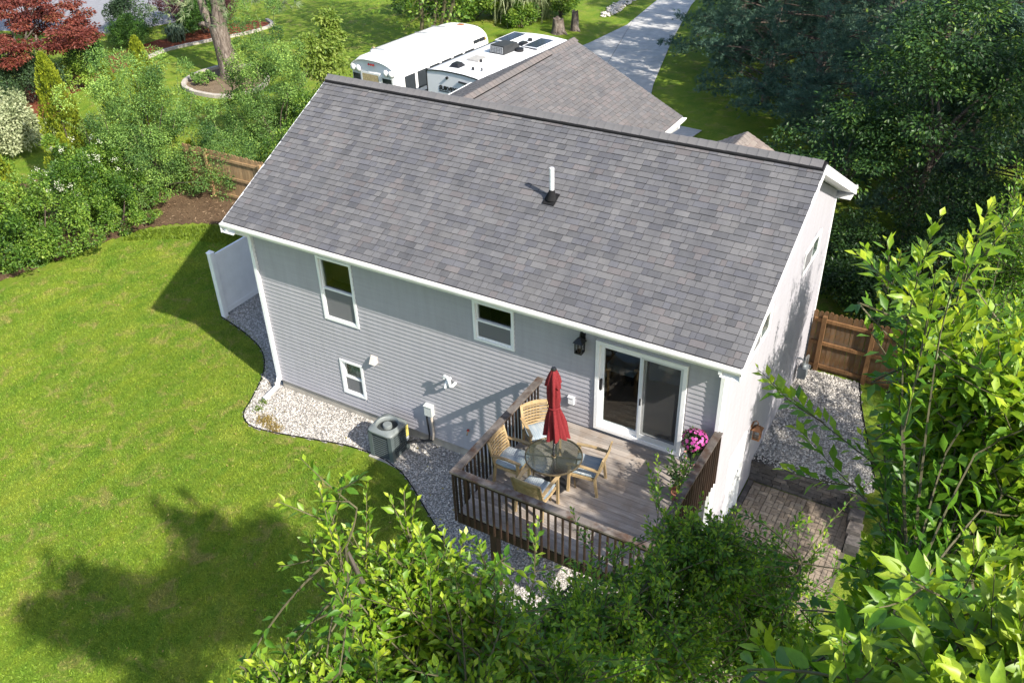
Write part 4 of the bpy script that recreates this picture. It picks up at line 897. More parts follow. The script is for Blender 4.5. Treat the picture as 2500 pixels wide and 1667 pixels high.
for k in range(4):
    a = k*PI/2+.3; c_, s_ = math.cos(a), math.sin(a); MB().add([(cx_+.1*c_-.05*s_, cy_+.1*s_+.05*c_, az1-.1), (cx_+.22*c_-.09*s_, cy_+.22*s_+.09*c_, az1-.12), (cx_+.22*c_+.07*s_, cy_+.22*s_-.07*c_, az1-.17), (cx_+.1*c_+.04*s_, cy_+.1*s_-.04*c_, az1-.15)], [(0, 1, 2, 3)]).build('blade', m_acl, ac)
MB().box(ax1-.001, ax1+.004, ay1-.099, ay1-.004, .12, .42).build('label', simple('yellow_label', (.55, .47, .12), .6, .1), ac); MB().box(ax1-.001, ax1+.0042, ay1-.095, ay1-.01, .0, .1).build('label', m_white, ac)
# gas meter
gm_ = thing('gas_meter', 'grey gas meter with pipes at the foot of the side wall', 'gas meter', (11.35, 6.35, -.29)); m_gm = simple('meter_grey', (.2, .22, .23), .5, .1, metal=.2)
MB().box(11.26, 11.46, 6.1, 6.36, .0, .3).build('meter_body', m_gm, gm_); MB().lathe([(.06, .3), (.075, .33), (.05, .36)], 14, (11.36, 6.23, 0)).build('cap', m_gm, gm_)
MB().tube([(11.38, 6.55, -.3), (11.38, 6.55, .45), (11.38, 6.4, .5), (11.37, 6.3, .5), (11.37, 6.3, .3)], .022, 8).tube([(11.35, 6.15, .3), (11.35, 6.15, .52), (11.3, 6.15, .55), (11.15, 6.15, .55)], .022, 8).build('pipe', m_metal, gm_, True)
MB().lathe([(.03, .0), (.09, .02), (.09, .06), (.03, .08)], 16, (11.4, 6.5, .1)).build('regulator', m_gm, gm_, True)

# ================================================================ SCREEN, FENCES, RETAINING WALL, PATIO
scr = thing('privacy_screen', 'white vinyl privacy screen panel standing off the house corner', 'privacy screen', (-3.8, 2.6, -.3))
MB().box(-3.87, -3.73, 1.72, 1.86, -.35, 1.78).build('post', m_white, scr); MB().add([(-3.89, 1.7, 1.78), (-3.71, 1.7, 1.78), (-3.71, 1.88, 1.78), (-3.89, 1.88, 1.78), (-3.8, 1.79, 1.86)], [(0, 3, 2, 1), (0, 1, 4), (1, 2, 4), (2, 3, 4), (3, 0, 4)]).build('post_cap', m_white, scr)
MB().box(-3.87, -3.73, 4.15, 4.29, -.35, 1.78).build('post', m_white, scr)
MB().box(-3.825, -3.775, 1.86, 4.15, 1.55, 1.68).build('rail', m_white, scr); MB().box(-3.825, -3.775, 1.86, 4.15, -.2, -.05).build('rail', m_white, scr)
for k in range(15): y_ = 1.862+k*.1525; MB().box(-3.812+.001*(k % 2), -3.788-.001*(k % 2), y_, y_+.1505, -.05, 1.55).build('plank', m_white, scr)
m_cedar = wood('cedar_fence_board', (.105, .055, .025), (.215, .125, .06), (18, 18, 2.2), .85, .3, .2, blot=(.15, .11, .08))
m_pine = wood('tan_fence_board', (.24, .15, .075), (.42, .29, .16), (18, 18, 2.2), .85, .3, .2)
m_fpost = wood('fence_post_wood', (.13, .065, .03), (.25, .14, .065), (18, 18, 2.2), .85, .3, .2)
def fence(label, x0, x1, y, zb, zt, posts, pw, m, mpost, hfun=None):
    r = thing('wooden_fence', label, 'fence', ((x0+x1)/2, y, zb)); O = ORG[r.name]
    me = MB().prism([(0, 0), (pw-.006, 0), (pw-.006, .02), (0, .02)], 0, zt-zb-.06).mesh('picket')
    h = zt-zb; me = MB().add([(0, 0, 0), (pw-.006, 0, 0), (pw-.006, 0, h-.045), (pw-.04, 0, h), (.034, 0, h), (0, 0, h-.045), (0, .02, 0), (pw-.006, .02, 0), (pw-.006, .02, h-.045), (pw-.04, .02, h), (.034, .02, h), (0, .02, h-.045)],
                             [(0, 1, 2, 3, 4, 5), (11, 10, 9, 8, 7, 6)]+[(i, 6+i, 6+(i+1) % 6, (i+1) % 6) for i in range(6)]).mesh('picket'); me.materials.append(m)
    x = x0
    while x < x1-.02:
        o = link('picket', me, None, r); o.location = Vector((x, y+.05+random.uniform(-.004, .004), zb+random.uniform(-.02, .02)))-O; o.rotation_euler = (0, random.uniform(-.006, .006), 0); x += pw
    ps = sorted(posts); segs = [x0]+[p for p in ps if x0 < p < x1]+[x1]
    for p in ps:
        MB().box(p-.05, p+.05, y-.06, y+.045, zb-.1, zt-.1).build('post', mpost, r)
    for a, b_ in zip(segs[:-1], segs[1:]):
        for z in (zb+.22, zb+(zt-zb)*.5, zt-.24):
            if b_-a > .15: MB().box(a+.045, b_-.045, y+.0, y+.045, z-.045, z+.045).build('rail', mpost, r)
    return r
fence('brown cedar fence with three rails meeting the side wall by the gravel', 11.22, 17.6, 7.06, -.36, 1.42, [11.51, 12.68, 14.2, 15.6, 17.0], .118, m_cedar, m_fpost)
fence('tan wooden fence half hidden by shrubs beside the house gable', -11.4, -.1, 7.62, -.32, 1.5, [-10.2, -7.62, -5.1, -2.6, -.3], .14, m_pine, m_pine)

m_block = MT('grey_wall_block'); _ri = m_block.n('ShaderNodeObjectInfo').outputs['Random']; _n = m_block.noise(9, 5, .7)
_c = m_block.mix(1.0, m_block.ramp(_ri, [(0, (.075, .066, .06)), (.5, (.11, .1, .095)), (1, (.15, .13, .115))]), m_block.ramp(_n, [(.3, (.7, .7, .7)), (.7, (1.25, 1.25, 1.25))]), 'MULTIPLY')
m_block.col(_c).rough(.95, .15).bump(_n, .8, .03); m_block = m_block.m
rw = thing('retaining_wall', 'low dark block retaining wall between gravel terrace and paver patio', 'retaining wall', (12.4, 3.05, -.84))
zc = -.84
for c_ in range(5):
    x = 11.19+(.0 if c_ % 2 else .16); h = .096
    if x > 11.2: MB().box(11.19, x-.004, 2.965+.008*c_, 3.2, zc, zc+h).build('block', m_block, rw)
    while x < 13.6:
        w = random.choice((.2, .3, .38)); x2 = min(x+w, 13.62); dy = random.uniform(-.008, .008)
        MB().hexa([(x, 2.955+.008*c_+dy, zc), (x2-.004, 2.955+.008*c_+dy, zc), (x2-.004, 3.2, zc), (x, 3.2, zc), (x+.006, 2.963+.008*c_+dy, zc+h-.003), (x2-.01, 2.963+.008*c_+dy, zc+h-.003), (x2-.01, 3.2, zc+h-.003), (x+.006, 3.2, zc+h-.003)]).build('block', m_block, rw); x = x2
    zc += .1
x = 11.19
while x < 13.55:
    w = .3; x2 = min(x+w, 13.62); MB().hexa([(x, 2.95, zc-.002), (x2-.004, 2.95, zc-.002), (x2-.004, 3.24, zc-.002), (x, 3.24, zc-.002), (x+.004, 2.96, zc+.07), (x2-.008, 2.96, zc+.07), (x2-.008, 3.23, zc+.07), (x+.004, 3.23, zc+.07)]).build('cap_block', m_block, rw); x = x2
for k in range(4):
    y_ = 2.94-k*.3; zt_ = -.3-.1*k; zz = -.84
    while zz < zt_: MB().box(13.4+.05*k, 13.68+.05*k, y_-.29, y_, zz, zz+.096).build('block', m_block, rw); zz += .1
m_paver = MT('tan_concrete_paver'); _ri = m_paver.n('ShaderNodeObjectInfo').outputs['Random']; _n = m_paver.noise(14, 5, .7); _b = m_paver.noise(1.6, 4)
_c = m_paver.mix(1.0, m_paver.ramp(_ri, [(0, (.22, .175, .135)), (.5, (.29, .235, .18)), (1, (.34, .285, .225))]), m_paver.ramp(_n, [(.3, (.75, .75, .75)), (.7, (1.2, 1.2, 1.2))]), 'MULTIPLY')
_c = m_paver.mix(m_paver.ramp(_b, [(.52, (0, 0, 0)), (.66, (.7, .7, .7))]), _c, (.075, .055, .04)); m_paver.col(_c).rough(.95, .15).bump(_n, .4, .01); m_paver = m_paver.m
PATIO = [(11.19, -2.6), (13.6, -2.6), (13.6, 2.94), (11.19, 2.94)]
patio = MB().prism(PATIO, -.95, -.835).build('patio', simple('patio_sand', (.09, .08, .055), .95, .3, 25)); tag(patio, kind='structure')
pme = MB().hexa([(-.098, -.048, 0), (.098, -.048, 0), (.098, .048, 0), (-.098, .048, 0), (-.093, -.043, .045), (.093, -.043, .045), (.093, .043, .045), (-.093, .043, .045)]).mesh('paver'); pme.materials.append(m_paver)
cells = [(i, j) for i in range(11) for j in range(13)]; cnt = 0; rest = MB()
for i in range(12):
    for j in range(27):
        cx_, cy_ = 11.42+.2*i, 2.8-.2*j
        for s_ in (-.05, .05):
            hor = (i+j) % 2 == 0; p = (cx_, cy_+s_) if hor else (cx_+s_, cy_); z = -.848+random.uniform(-.003, .003)
            if p[0] > 13.52: continue
            if cnt < 300:
                o = link('paver', pme, None, patio); o.location = (p[0], p[1], z); o.rotation_euler = (random.uniform(-.012, .012), random.uniform(-.012, .012), (0 if hor else PI/2)+random.uniform(-.02, .02)); cnt += 1
            else:
                hx, hy = (.095, .045) if hor else (.045, .095); rest.box(p[0]-hx, p[0]+hx, p[1]-hy, p[1]+hy, z, z+.045)
o = rest.build('paver_field', m_paver, patio); tag(o, kind='stuff')
for k in range(14): MB().box(11.2, 11.31, 2.92-(k+1)*.2, 2.916-k*.2, -.84, -.79).build('border_paver', m_block, patio)

# ================================================================ VEHICLES
def loft(sections, closed=True):
    k = len(sections[0]); V = [p for s in sections for p in s]; m = len(sections)
    F = [(i*k+j, i*k+(j+1) % k, (i+1)*k+(j+1) % k, (i+1)*k+j) for i in range(m-1) for j in range(k)]
    F += [tuple(range(k-1, -1, -1)), tuple(range((m-1)*k, m*k))]; return MB().add(V, F)
def paint(name, c, r=.3):
    t = MT(name); f = t.noise(2.5, 5, .6); t.col(t.ramp(f, [(.3, sc(c, .93)), (.7, c)])).rough(r, .5); return t.m
m_bus = paint('white_bus_paint', (.8, .8, .79), .35); m_rv = paint('white_rv_skin', (.74, .75, .76), .4); m_dkglass = simple('dark_vehicle_glass', (.03, .035, .04), .08, .1); m_tyre = simple('tyre_rubber', (.02, .02, .02), .8)
def wheel(root, x, y, r=.45):
    w = MB(); w.add([(x-.12*s, y+r*math.cos(a), r+r*math.sin(a)) for s in (-1, 1) for a in np.arange(20)*2*PI/20], [(j, (j+1) % 20, 20+(j+1) % 20, 20+j) for j in range(20)]+[tuple(range(19, -1, -1)), tuple(range(20, 40))]); w = w.build('wheel', m_tyre, root, True)
    h = MB(); h.add([(x-.125*s, y+.24*math.cos(a), r+.24*math.sin(a)) for s in (-1, 1) for a in np.arange(14)*2*PI/14], [(j, (j+1) % 14, 14+(j+1) % 14, 14+j) for j in range(14)]+[tuple(range(13, -1, -1)), tuple(range(14, 28))]); h.build('rim', m_metal, w)
bus = thing('school_bus', 'white converted school bus with rounded roof parked beside the camper trailer', 'bus', (-8.25, 14.85, .0), math.radians(-4.5)); BL = 7.6
def bus_sec(y, w, top, sh):   # half-section: floor up the side and over the roof
    pts = [(w, .55), (w+.01, 1.2), (w, 2.0), (w-.015, sh)]
    for t in np.linspace(.12, 1, 9): a = t*PI/2; pts.append(((w-.03)*math.cos(a)**.62 if t < 1 else 0, sh+(top-sh)*math.sin(a)**.9))
    R = [(x, y, z) for x, z in pts]; return R+[(-x, y, z) for x, z in pts[-2::-1]]
secs = [bus_sec(.06, 1.12, 2.8, 2.42), bus_sec(0.14, 1.17, 2.92, 2.43), bus_sec(.35, 1.2, 2.99, 2.44)]+[bus_sec(y, 1.2, 3.01, 2.44) for y in (2, 3.5, 4.9)]
secs += [bus_sec(y, w, t, s) for y, w, t, s in ((5.4, 1.2, 3.02, 2.44), (5.85, 1.17, 2.99, 2.43), (6.2, 1.1, 2.9, 2.36), (6.45, .97, 2.74, 2.26), (6.6, .8, 2.52, 2.12), (6.68, .68, 2.3, 2.0))]
loft(secs).build('body', m_bus, bus, True)
MB().hexa([(-.85, 6.4, .55), (.85, 6.4, .55), (.75, 8.0, .55), (-.75, 8.0, .55), (-.85, 6.4, 1.5), (.85, 6.4, 1.5), (.7, 7.95, 1.25), (-.7, 7.95, 1.25)]).build('hood', m_bus, bus)
for y_ in (.95, 1.73, 2.51, 3.29, 4.07, 4.85):
    sx_ = bus_sec(y_, 1.203, 3.013, 2.442); MB().tube(sx_[3:-3], .009, 5).build('roof_rib', m_bus, bus, True)
for s in (-1, 1):
    for k in range(6): MB().box(s*1.2-.012, s*1.2+.012, .55+k*.78, 1.17+k*.78, 1.62, 2.3).build('window', m_dkglass, bus)
    MB().box(s*1.21-.015, s*1.21+.015, .2, 6.1, 1.3, 1.46).build('side_stripe', m_iron, bus)
    for k in range(2): MB().box(s*1.2-.012, s*1.2+.014, 5.1+k*.42, 5.46+k*.42, 2.46, 2.6).build('vent_window', m_dkglass, bus)
    for y_ in (1.7, 5.9): wheel(bus, s*1.05, y_, .48)
# rear end: brow, emergency door window, side window, lamps
b = MB(); n = 15; V = []
for (yy, r_) in ((-.10, 1.0), (.16, 1.0)):
    for i in range(n): a = PI*i/(n-1); V.append((1.15*math.cos(a), yy+.10*abs(math.cos(a)), 2.42+(.52 if yy < 0 else .55)*math.sin(a)**.8))
for (yy) in (-.06, .16):
    for i in range(n): a = PI*i/(n-1); V.append((1.11*math.cos(a), yy+.10*abs(math.cos(a)), 2.40+.50*math.sin(a)**.8))
F = [(i, i+1, n+i+1, n+i) for i in range(n-1)]+[(2*n+i+1, 2*n+i, 3*n+i, 3*n+i+1) for i in range(n-1)]+[(i+1, i, 2*n+i, 2*n+i+1) for i in range(n-1)]+[(0, n, 3*n, 2*n), (n-1, 2*n-1, 4*n-1, 3*n-1)]
b.add(V, F).build('rear_brow', m_bus, bus, True)
m_curt = simple('tan_curtain', (.42, .33, .18), .9, .35, 26)
MB().box(-.55, .3, .02, .055, 1.84, 2.34).build('window', m_curt, bus); MB().box(.5, .98, .02, .055, 1.78, 2.28).build('window', m_dkglass, bus); MB().box(-1.05, -.7, .02, .055, 1.78, 2.28).build('window', m_dkglass, bus)
b = MB(); ring(b, lambda u, z, d: (u, .05-d, z), -.62, .37, 1.77, 2.41, .07, -.04, .03); b.build('door_frame', m_bus, bus); b = MB(); ring(b, lambda u, z, d: (u, .05-d, z), .43, 1.05, 1.71, 2.35, .07, -.04, .028); b.build('window_frame', m_bus, bus)
m_redlens = simple('red_lens', (.45, .03, .03), .3)
for x_ in (-.12, .0, .12): MB().lathe([(.045, 0), (.04, .03), (.015, .05)], 10, (x_, 0, 0)).build('marker_lamp', m_redlens, bus)
for ch in [c for c in bus.children if c.name.startswith('marker_lamp')]: ch.rotation_euler = (PI/2, 0, 0); ch.location = (0, -.0, 2.74)
for x_ in (-.98, -.72, .72, .98):
    o = MB().lathe([(.135, 0), (.13, .06), (.09, .1), (.02, .12)], 16, (0, 0, 0)).build('warning_lamp', m_bus, bus, True); o.rotation_euler = (PI/2, 0, 0); o.location = (x_, .05, 2.5)
MB().box(-1.15, 1.15, -.06, .05, .5, .75).build('bumper', m_iron, bus)
MB().box(-.62, -.2, .7, 4.8, 2.95, 3.02).build('roof_rail_tray', m_rv, bus); MB().box(-.64, -.61, .7, 4.8, 2.95, 3.06).build('roof_rail', m_metal, bus)
for y_ in (.9, 3.6, 4.7): MB().beam((-.75, y_, 3.05), (-.05, y_+.12, 3.07), .03, .03).build('crossbar', m_metal, bus)
MB().box(-.3, .3, 4.9, 5.3, 2.96, 3.06).build('roof_hatch', m_bus, bus); MB().box(.0, .26, 5.5, 5.72, 2.96, 3.03).build('rust_patch', simple('rusty_plate', (.3, .12, .05), .8, .3, 20), bus)
MB().box(-.7, -.62, .9, .98, 2.95, 3.1).build('antenna_mount', simple('tan_bracket', (.4, .3, .18), .7), bus); MB().box(1.08, 1.19, 5.9, 6.0, 2.44, 2.52).build('marker_lamp', simple('amber_lens', (.6, .25, .03), .4), bus)

rv = thing('camper_trailer', 'white camper trailer with roof solar panels parked beside the garage', 'camper', (-4.12, 14.42, 0.0), math.radians(-5.0)); RL, RT, RWd = 6.6, 3.08, 1.25
def rv_sec(y, w, t, zb): 
    R = [(w, y, zb), (w, y, t-.09), (w-.03, y, t-.06)]+[(w*c_, y, t-.06+.07*(1-c_*c_)) for c_ in (.8, .55, .28)]; return R+[(0, y, t+.01)]+[(-x, yy, z) for x, yy, z in R[::-1]]
secs = [rv_sec(y, w, t, zb) for y, w, t, zb in ((0, RWd, RT, .45), (.02, RWd, RT, .45), (3, RWd, RT, .45), (5.6, RWd, RT, .45), (6.0, RWd-.01, RT-.03, .45), (6.3, RWd-.05, RT-.14, .48), (6.55, RWd-.13, RT-.36, .5), (6.72, RWd-.25, RT-.75, .55), (6.8, RWd-.4, 1.6, .6))]
loft(secs).build('body', m_rv, rv, True)
b = MB(); pr = [(-RWd-.012, RT-.08), (-RWd*.8, RT-.03), (-RWd*.4, RT+.012), (0, RT+.02), (RWd*.4, RT+.012), (RWd*.8, RT-.03), (RWd+.012, RT-.08)]
for (a, c_) in zip(pr[:-1], pr[1:]): b.beam((a[0], -.01, a[1]), (c_[0], -.01, c_[1]), .045, .035)
b.box(-RWd-.015, -RWd+.02, -.02, .02, .45, RT-.08).box(RWd-.02, RWd+.015, -.02, .02, .45, RT-.08); b.build('edge_trim', m_iron, rv)
for s in (-1, 1): MB().box(s*(RWd+.012)-.012, s*(RWd+.012)+.012, 0, 5.9, RT-.1, RT-.05).build('awning_rail', m_iron, rv)
for s in (-1, 1):
    for y_ in (2.5, 3.35): wheel(rv, s*1.1, y_, .34)
b = MB().hexa([(-.35, 2.75, RT+.02), (.35, 2.75, RT+.02), (.4, 3.8, RT+.02), (-.4, 3.8, RT+.02), (-.31, 2.8, RT+.33), (.31, 2.8, RT+.33), (.3, 3.7, RT+.28), (-.3, 3.7, RT+.28)]); acu = b.build('roof_air_conditioner', simple('charcoal_plastic', (.028, .03, .032), .6, .1), rv)
b = MB()
for k in range(8): b.box(-.3+k*.08, -.265+k*.08, 2.735, 2.76, RT+.06, RT+.29)
for k in range(5): b.box(-.31, .31, 2.73, 2.745, RT+.06+k*.055, RT+.075+k*.055)
b.build('grille', simple('grey_grille', (.3, .31, .32), .5), acu)
m_solar = simple('solar_cells', (.02, .022, .05), .12, .2, 3)
for (x0_, x1_, y0_, y1_) in ((-1.1, -.45, 4.15, 5.5), (.35, 1.05, 4.0, 5.3)):
    sp = MB(); ring(sp, lambda u, z, d: (u, z, RT+.045+d), x0_, x1_, y0_, y1_, .03, 0, .03); sp = sp.build('solar_panel', m_rv, rv); MB().box(x0_+.03, x1_-.03, y0_+.03, y1_-.03, RT+.05, RT+.07).build('cell_sheet', m_solar, sp)
    for y_ in (y0_+.2, y1_-.2): MB().box(x0_+.1, x0_+.15, y_, y_+.05, RT-.05, RT+.046).box(x1_-.15, x1_-.1, y_, y_+.05, RT-.05, RT+.046).build('bracket', m_metal, sp)
MB().box(-.5, .05, 1.5, 2.1, RT+.0, RT+.07).build('skylight', simple('smoked_skylight', (.4, .38, .36), .3), rv)
MB().hexa([(-.6, .55, RT), (-.15, .55, RT), (-.15, 1.0, RT), (-.6, 1.0, RT), (-.5, .63, RT+.14), (-.25, .63, RT+.14), (-.25, .9, RT+.14), (-.5, .9, RT+.14)]).build('roof_vent', m_iron, rv)
MB().hexa([(.0, 4.1, RT), (.35, 4.1, RT), (.35, 4.5, RT), (.0, 4.5, RT), (.07, 4.17, RT+.13), (.28, 4.17, RT+.13), (.28, 4.43, RT+.13), (.07, 4.43, RT+.13)]).build('roof_vent', m_iron, rv)
MB().lathe([(.17, RT), (.17, RT+.1), (.1, RT+.13)], 16, (.52, 3.95-.4, 0)).build('roof_vent', m_iron, rv, True)
for (x_, y_, r_) in ((.1, 1.62, .05), (.42, .7, .05), (.1, 4.9, .09), (.75, .8, .03)): MB().lathe([(r_, RT), (r_, RT+.09), (r_*.7, RT+.11)], 10, (x_, y_, 0)).build('pipe_cap', m_iron, rv)
MB().tube([(-.25, -.0, RT-.2), (-.25, -.07, RT-.21)], .05, 10).build('backup_camera', m_iron, rv); MB().tube([(.3, -.04, RT-.26), (.75, -.04, RT-.29)], .035, 8).build('rear_light_bar', m_iron, rv)
MB().box(-1.1, 1.1, -.12, .0, .42, .55).build('bumper', m_iron, rv)
def lettering(txt, size, x, z, mat, root, shear=.18, bold=.006, sxx=1.0):
    cu = bpy.data.curves.new('lettering', 'FONT'); cu.body = txt; cu.size = size; cu.shear = shear; cu.extrude = .004; cu.offset = bold; cu.resolution_u = 3
    t = bpy.data.objects.new('tmp', cu); COL.objects.link(t); dg = bpy.context.evaluated_depsgraph_get(); me = bpy.data.meshes.new_from_object(t.evaluated_get(dg)); bpy.data.objects.remove(t)
    me.transform(Matrix.Diagonal((sxx, 1, 1, 1))); o = link('lettering', me, mat, root); o.rotation_euler = (PI/2, 0, 0); o.location = (x, -.008, z); return o
lettering('SURVEYOR', .22, -.68, RT-.70, m_iron, rv, .1, .012, 1.02); lettering('LEGEND', .125, -.18, RT-.87, m_iron, rv, .1, .006, 1.1)
MB().box(-.68, -.22, -.012, -.002, RT-.765, RT-.735).build('underline', m_iron, rv)

# ================================================================ VEGETATION
m_bark = MT('rough_grey_bark'); _f = m_bark.noise(1.0, 7, .7, 1.2, m_bark.mapv((9, 9, 1.6))); m_bark.col(m_bark.ramp(_f, [(.3, (.045, .036, .03)), (.5, (.15, .12, .1)), (.72, (.33, .29, .25))])).rough(.95, .1).bump(_f, 1, .08); m_bark = m_bark.m
m_twig = simple('tan_twig', (.085, .075, .036), .8, .25, 14)
m_twig_dk = simple('brown_branch', (.085, .062, .048), .9, .3, 10)
m_stem = simple('grey_branch', (.07, .058, .046), .85, .25, 14)
LEAF12V = np.array([(0, 0, 0), (.2, 0, -.01), (.5, 0, -.045), (.8, 0, -.12), (1, 0, -.2), (.16, .2, .045), (.45, .29, .03), (.76, .16, -.06), (.16, -.2, .045), (.45, -.29, .03), (.76, -.16, -.06), (-.22, .012, -.0), (-.22, -.012, 0)])
LEAF12F = np.array([(0, 1, 5), (1, 6, 5), (1, 2, 6), (2, 7, 6), (2, 3, 7), (3, 4, 7), (0, 8, 1), (1, 8, 9), (1, 9, 2), (2, 9, 10), (2, 10, 3), (3, 10, 4), (11, 12, 0)])
LEAF4V = np.array([(0, 0, 0), (.42, .27, .05), (1, 0, -.19), (.42, -.27, .05), (.45, 0, -.04)]); LEAF4F = np.array([(0, 4, 1), (0, 3, 4), (1, 4, 2), (4, 3, 2)])
def bez(p0, p1, p2, n): return [p0*(1-t)**2+2*p1*t*(1-t)+p2*t*t for t in np.linspace(0, 1, n)]
def vec(*a): return np.array(a, float)
UP = vec(0, 0, 1)
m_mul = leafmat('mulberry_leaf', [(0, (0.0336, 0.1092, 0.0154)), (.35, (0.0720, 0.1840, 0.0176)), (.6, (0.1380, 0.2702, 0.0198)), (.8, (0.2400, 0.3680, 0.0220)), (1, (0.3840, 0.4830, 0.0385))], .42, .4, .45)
def mulberry(label, base, limbs, ells, seed, lsize=(.075, .105), nind=300, extra=(), gap=.026, lod=False):
    rg = np.random.default_rng(seed); root = thing('mulberry_tree', label, 'tree', base)
    tr = MB(); limbs = [[vec(*p) for p in l[0]]+[] for l in limbs] if False else [([vec(*p) for p in pts], rad) for pts, rad in limbs]
    S = []
    for k, (pts, rad) in enumerate(limbs):
        sp = [np.array(p) for p in smooth_poly([tuple(p) for p in pts], 5)]; rr = np.interp(np.linspace(0, 1, len(sp)), np.linspace(0, 1, len(rad)), rad)
        m_ = MB().tube(sp, list(rr), 9 if k == 0 else 7); m_.build('trunk' if k == 0 else 'limb', m_stem, root, True)
        if k or len(limbs) == 1: S += sp
    S = np.array(S); tw = MB(); LP = []; LA = []; LU = []; LS = []; LT = []
    def shoot(tip, dirv, ln, sub=True, young=.0):
        dirv = nrm(dirv); b0 = tip-dirv*ln; mid = b0+dirv*ln*.55+rg.normal(0, .05, 3)*ln+vec(0, 0, -.05*ln); pts = bez(b0, mid, tip, 6)
        tw.tube(pts, list(np.linspace(.0055, .0018, 6)), 3)
        n = max(6, int(ln/gap)); ph = rg.uniform(0, 2*PI)
        for i in range(n):
            t = .1+.9*(i+rg.uniform(-.2, .2))/n; t = min(max(t, 0), 1); p = b0*(1-t)**2+2*mid*t*(1-t)+tip*t*t; st = nrm(2*(1-t)*(mid-b0)+2*t*(tip-mid))
            e1 = nrm(np.cross(st, UP+rg.normal(0, .01, 3))); e2 = np.cross(st, e1); a = ph+i*2.4; radial = e1*math.cos(a)+e2*math.sin(a); A = rg.uniform(.5, 1.05)*(1-.5*t**3)
            ax = nrm(st*math.cos(A)+radial*math.sin(A)+rg.normal(0, .14, 3)-UP*.12); upv = nrm(st*.5+UP*.75+rg.normal(0, .28, 3))
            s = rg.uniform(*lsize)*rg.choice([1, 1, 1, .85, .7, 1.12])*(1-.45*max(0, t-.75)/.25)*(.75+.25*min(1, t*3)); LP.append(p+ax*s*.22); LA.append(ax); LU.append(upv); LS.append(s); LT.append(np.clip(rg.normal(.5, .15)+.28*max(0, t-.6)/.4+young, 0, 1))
        if sub:
            for _ in range(rg.integers(1, 4)):
                t = rg.uniform(.1, .6); p = b0+dirv*ln*t; d2 = nrm(dirv*.7+rg.normal(0, .5, 3)+UP*.15); l2 = ln*rg.uniform(.35, .6); shoot(p+d2*l2, d2, l2, False, young)
        return b0, dirv
    def connect(bd, rad=.007):
        b0, dv = bd
        w = b0-S; dl = np.linalg.norm(w, axis=1); k = np.argmin(dl*(1+3.2*(1-(w@dv)/np.maximum(dl, 1e-6)))); q = S[k]; mid = q*.5+b0*.5-dv*.12*dl[k]; tw.tube(bez(q, mid, b0, 6), list(np.linspace(rad*1.1, .0045, 6)), 4); m = int(dl[k]/(gap*1.6)); ph = rg.uniform(0, 6)
        for i in range(m):
            t = .25+.75*(i+.5)/m; p = q*(1-t)**2+2*mid*t*(1-t)+b0*t*t; st = nrm(2*(1-t)*(mid-q)+2*t*(b0-mid)); e1 = nrm(np.cross(st, UP+rg.normal(0, .01, 3))); e2 = np.cross(st, e1); a = ph+i*2.4; A = rg.uniform(.6, 1.15)
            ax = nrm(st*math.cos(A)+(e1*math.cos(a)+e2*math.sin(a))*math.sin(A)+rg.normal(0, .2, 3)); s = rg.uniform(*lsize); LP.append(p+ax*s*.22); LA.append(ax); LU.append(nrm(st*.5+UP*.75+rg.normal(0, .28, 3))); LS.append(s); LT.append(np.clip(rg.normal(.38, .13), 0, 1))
    for (c, r, ns, upw, young) in ells:
        c = vec(*c); r = vec(*r)
        for _ in range(ns):
            d = nrm(rg.normal(size=3)); f = rg.uniform(.12, 1)**.5; p = c+d*r*f; b0 = shoot(p, UP*upw+d*.65*f+rg.normal(0, .3, 3), rg.uniform(.42, .85), True, young); connect(b0)
    for (tip, dirv, ln, young) in extra:
        b0 = shoot(vec(*tip), vec(*dirv), ln, True, young); connect(b0, .012)
    for pts, rad in limbs[1:]:
        dl = nrm(pts[-1]-pts[-2])
        for _ in range(4): connect(shoot(pts[-1]+dl*.3+rg.normal(0, .22, 3), dl+rg.normal(0, .35, 3)+UP*.3, rg.uniform(.4, .6), True, .05))
    tw.build('twigs', m_twig, root)
    LP, LA, LU, LS, LT = [np.array(a) for a in (LP, LA, LU, LS, LT)]; Mx = frames(LA, LU)*LS[:, None, None]
    # fold and droop vary from leaf to leaf
    order = np.argsort(np.linalg.norm(LP-np.array(CAM), axis=1)/LS); near, mids, far, rest = order[:nind], order[nind:4000], order[max(nind, 4000):11000], order[11000:]
    var = []; NT = len(LEAF12V)
    for k in range(24):
        v = LEAF12V.copy(); v[:, 2] *= rg.uniform(.4, 1.8); v[:, 1] *= rg.uniform(.6, .88); v[[5, 6, 7], 2] += rg.uniform(-.04, .08); v[[8, 9, 10], 2] += rg.uniform(-.04, .08); v[[3, 4, 7, 10], 1] += rg.uniform(-.06, .06)
        var.append((v, None, {}))
    meshes = {}
    O = np.array(ORG[root.name])
    for i in near:
        k = int(rg.integers(24)); tb = round(float(LT[i])*6)/6
        if (k % 8, tb) not in meshes:
            me = np_mesh('leaf', var[k % 8][0], LEAF12F, tint=np.full(len(LEAF12V), tb), smooth=True); me.materials.append(m_mul); meshes[(k % 8, tb)] = me
        o = link('leaf', meshes[(k % 8, tb)], None, root); m4 = Matrix.Identity(4)
        for a in range(3):
            for b in range(3): m4[a][b] = Mx[i][a][b]
            m4[a][3] = LP[i][a]-O[a]
        o.matrix_local = m4
    Vs = []; Fs = []; off = 0; Ts = []
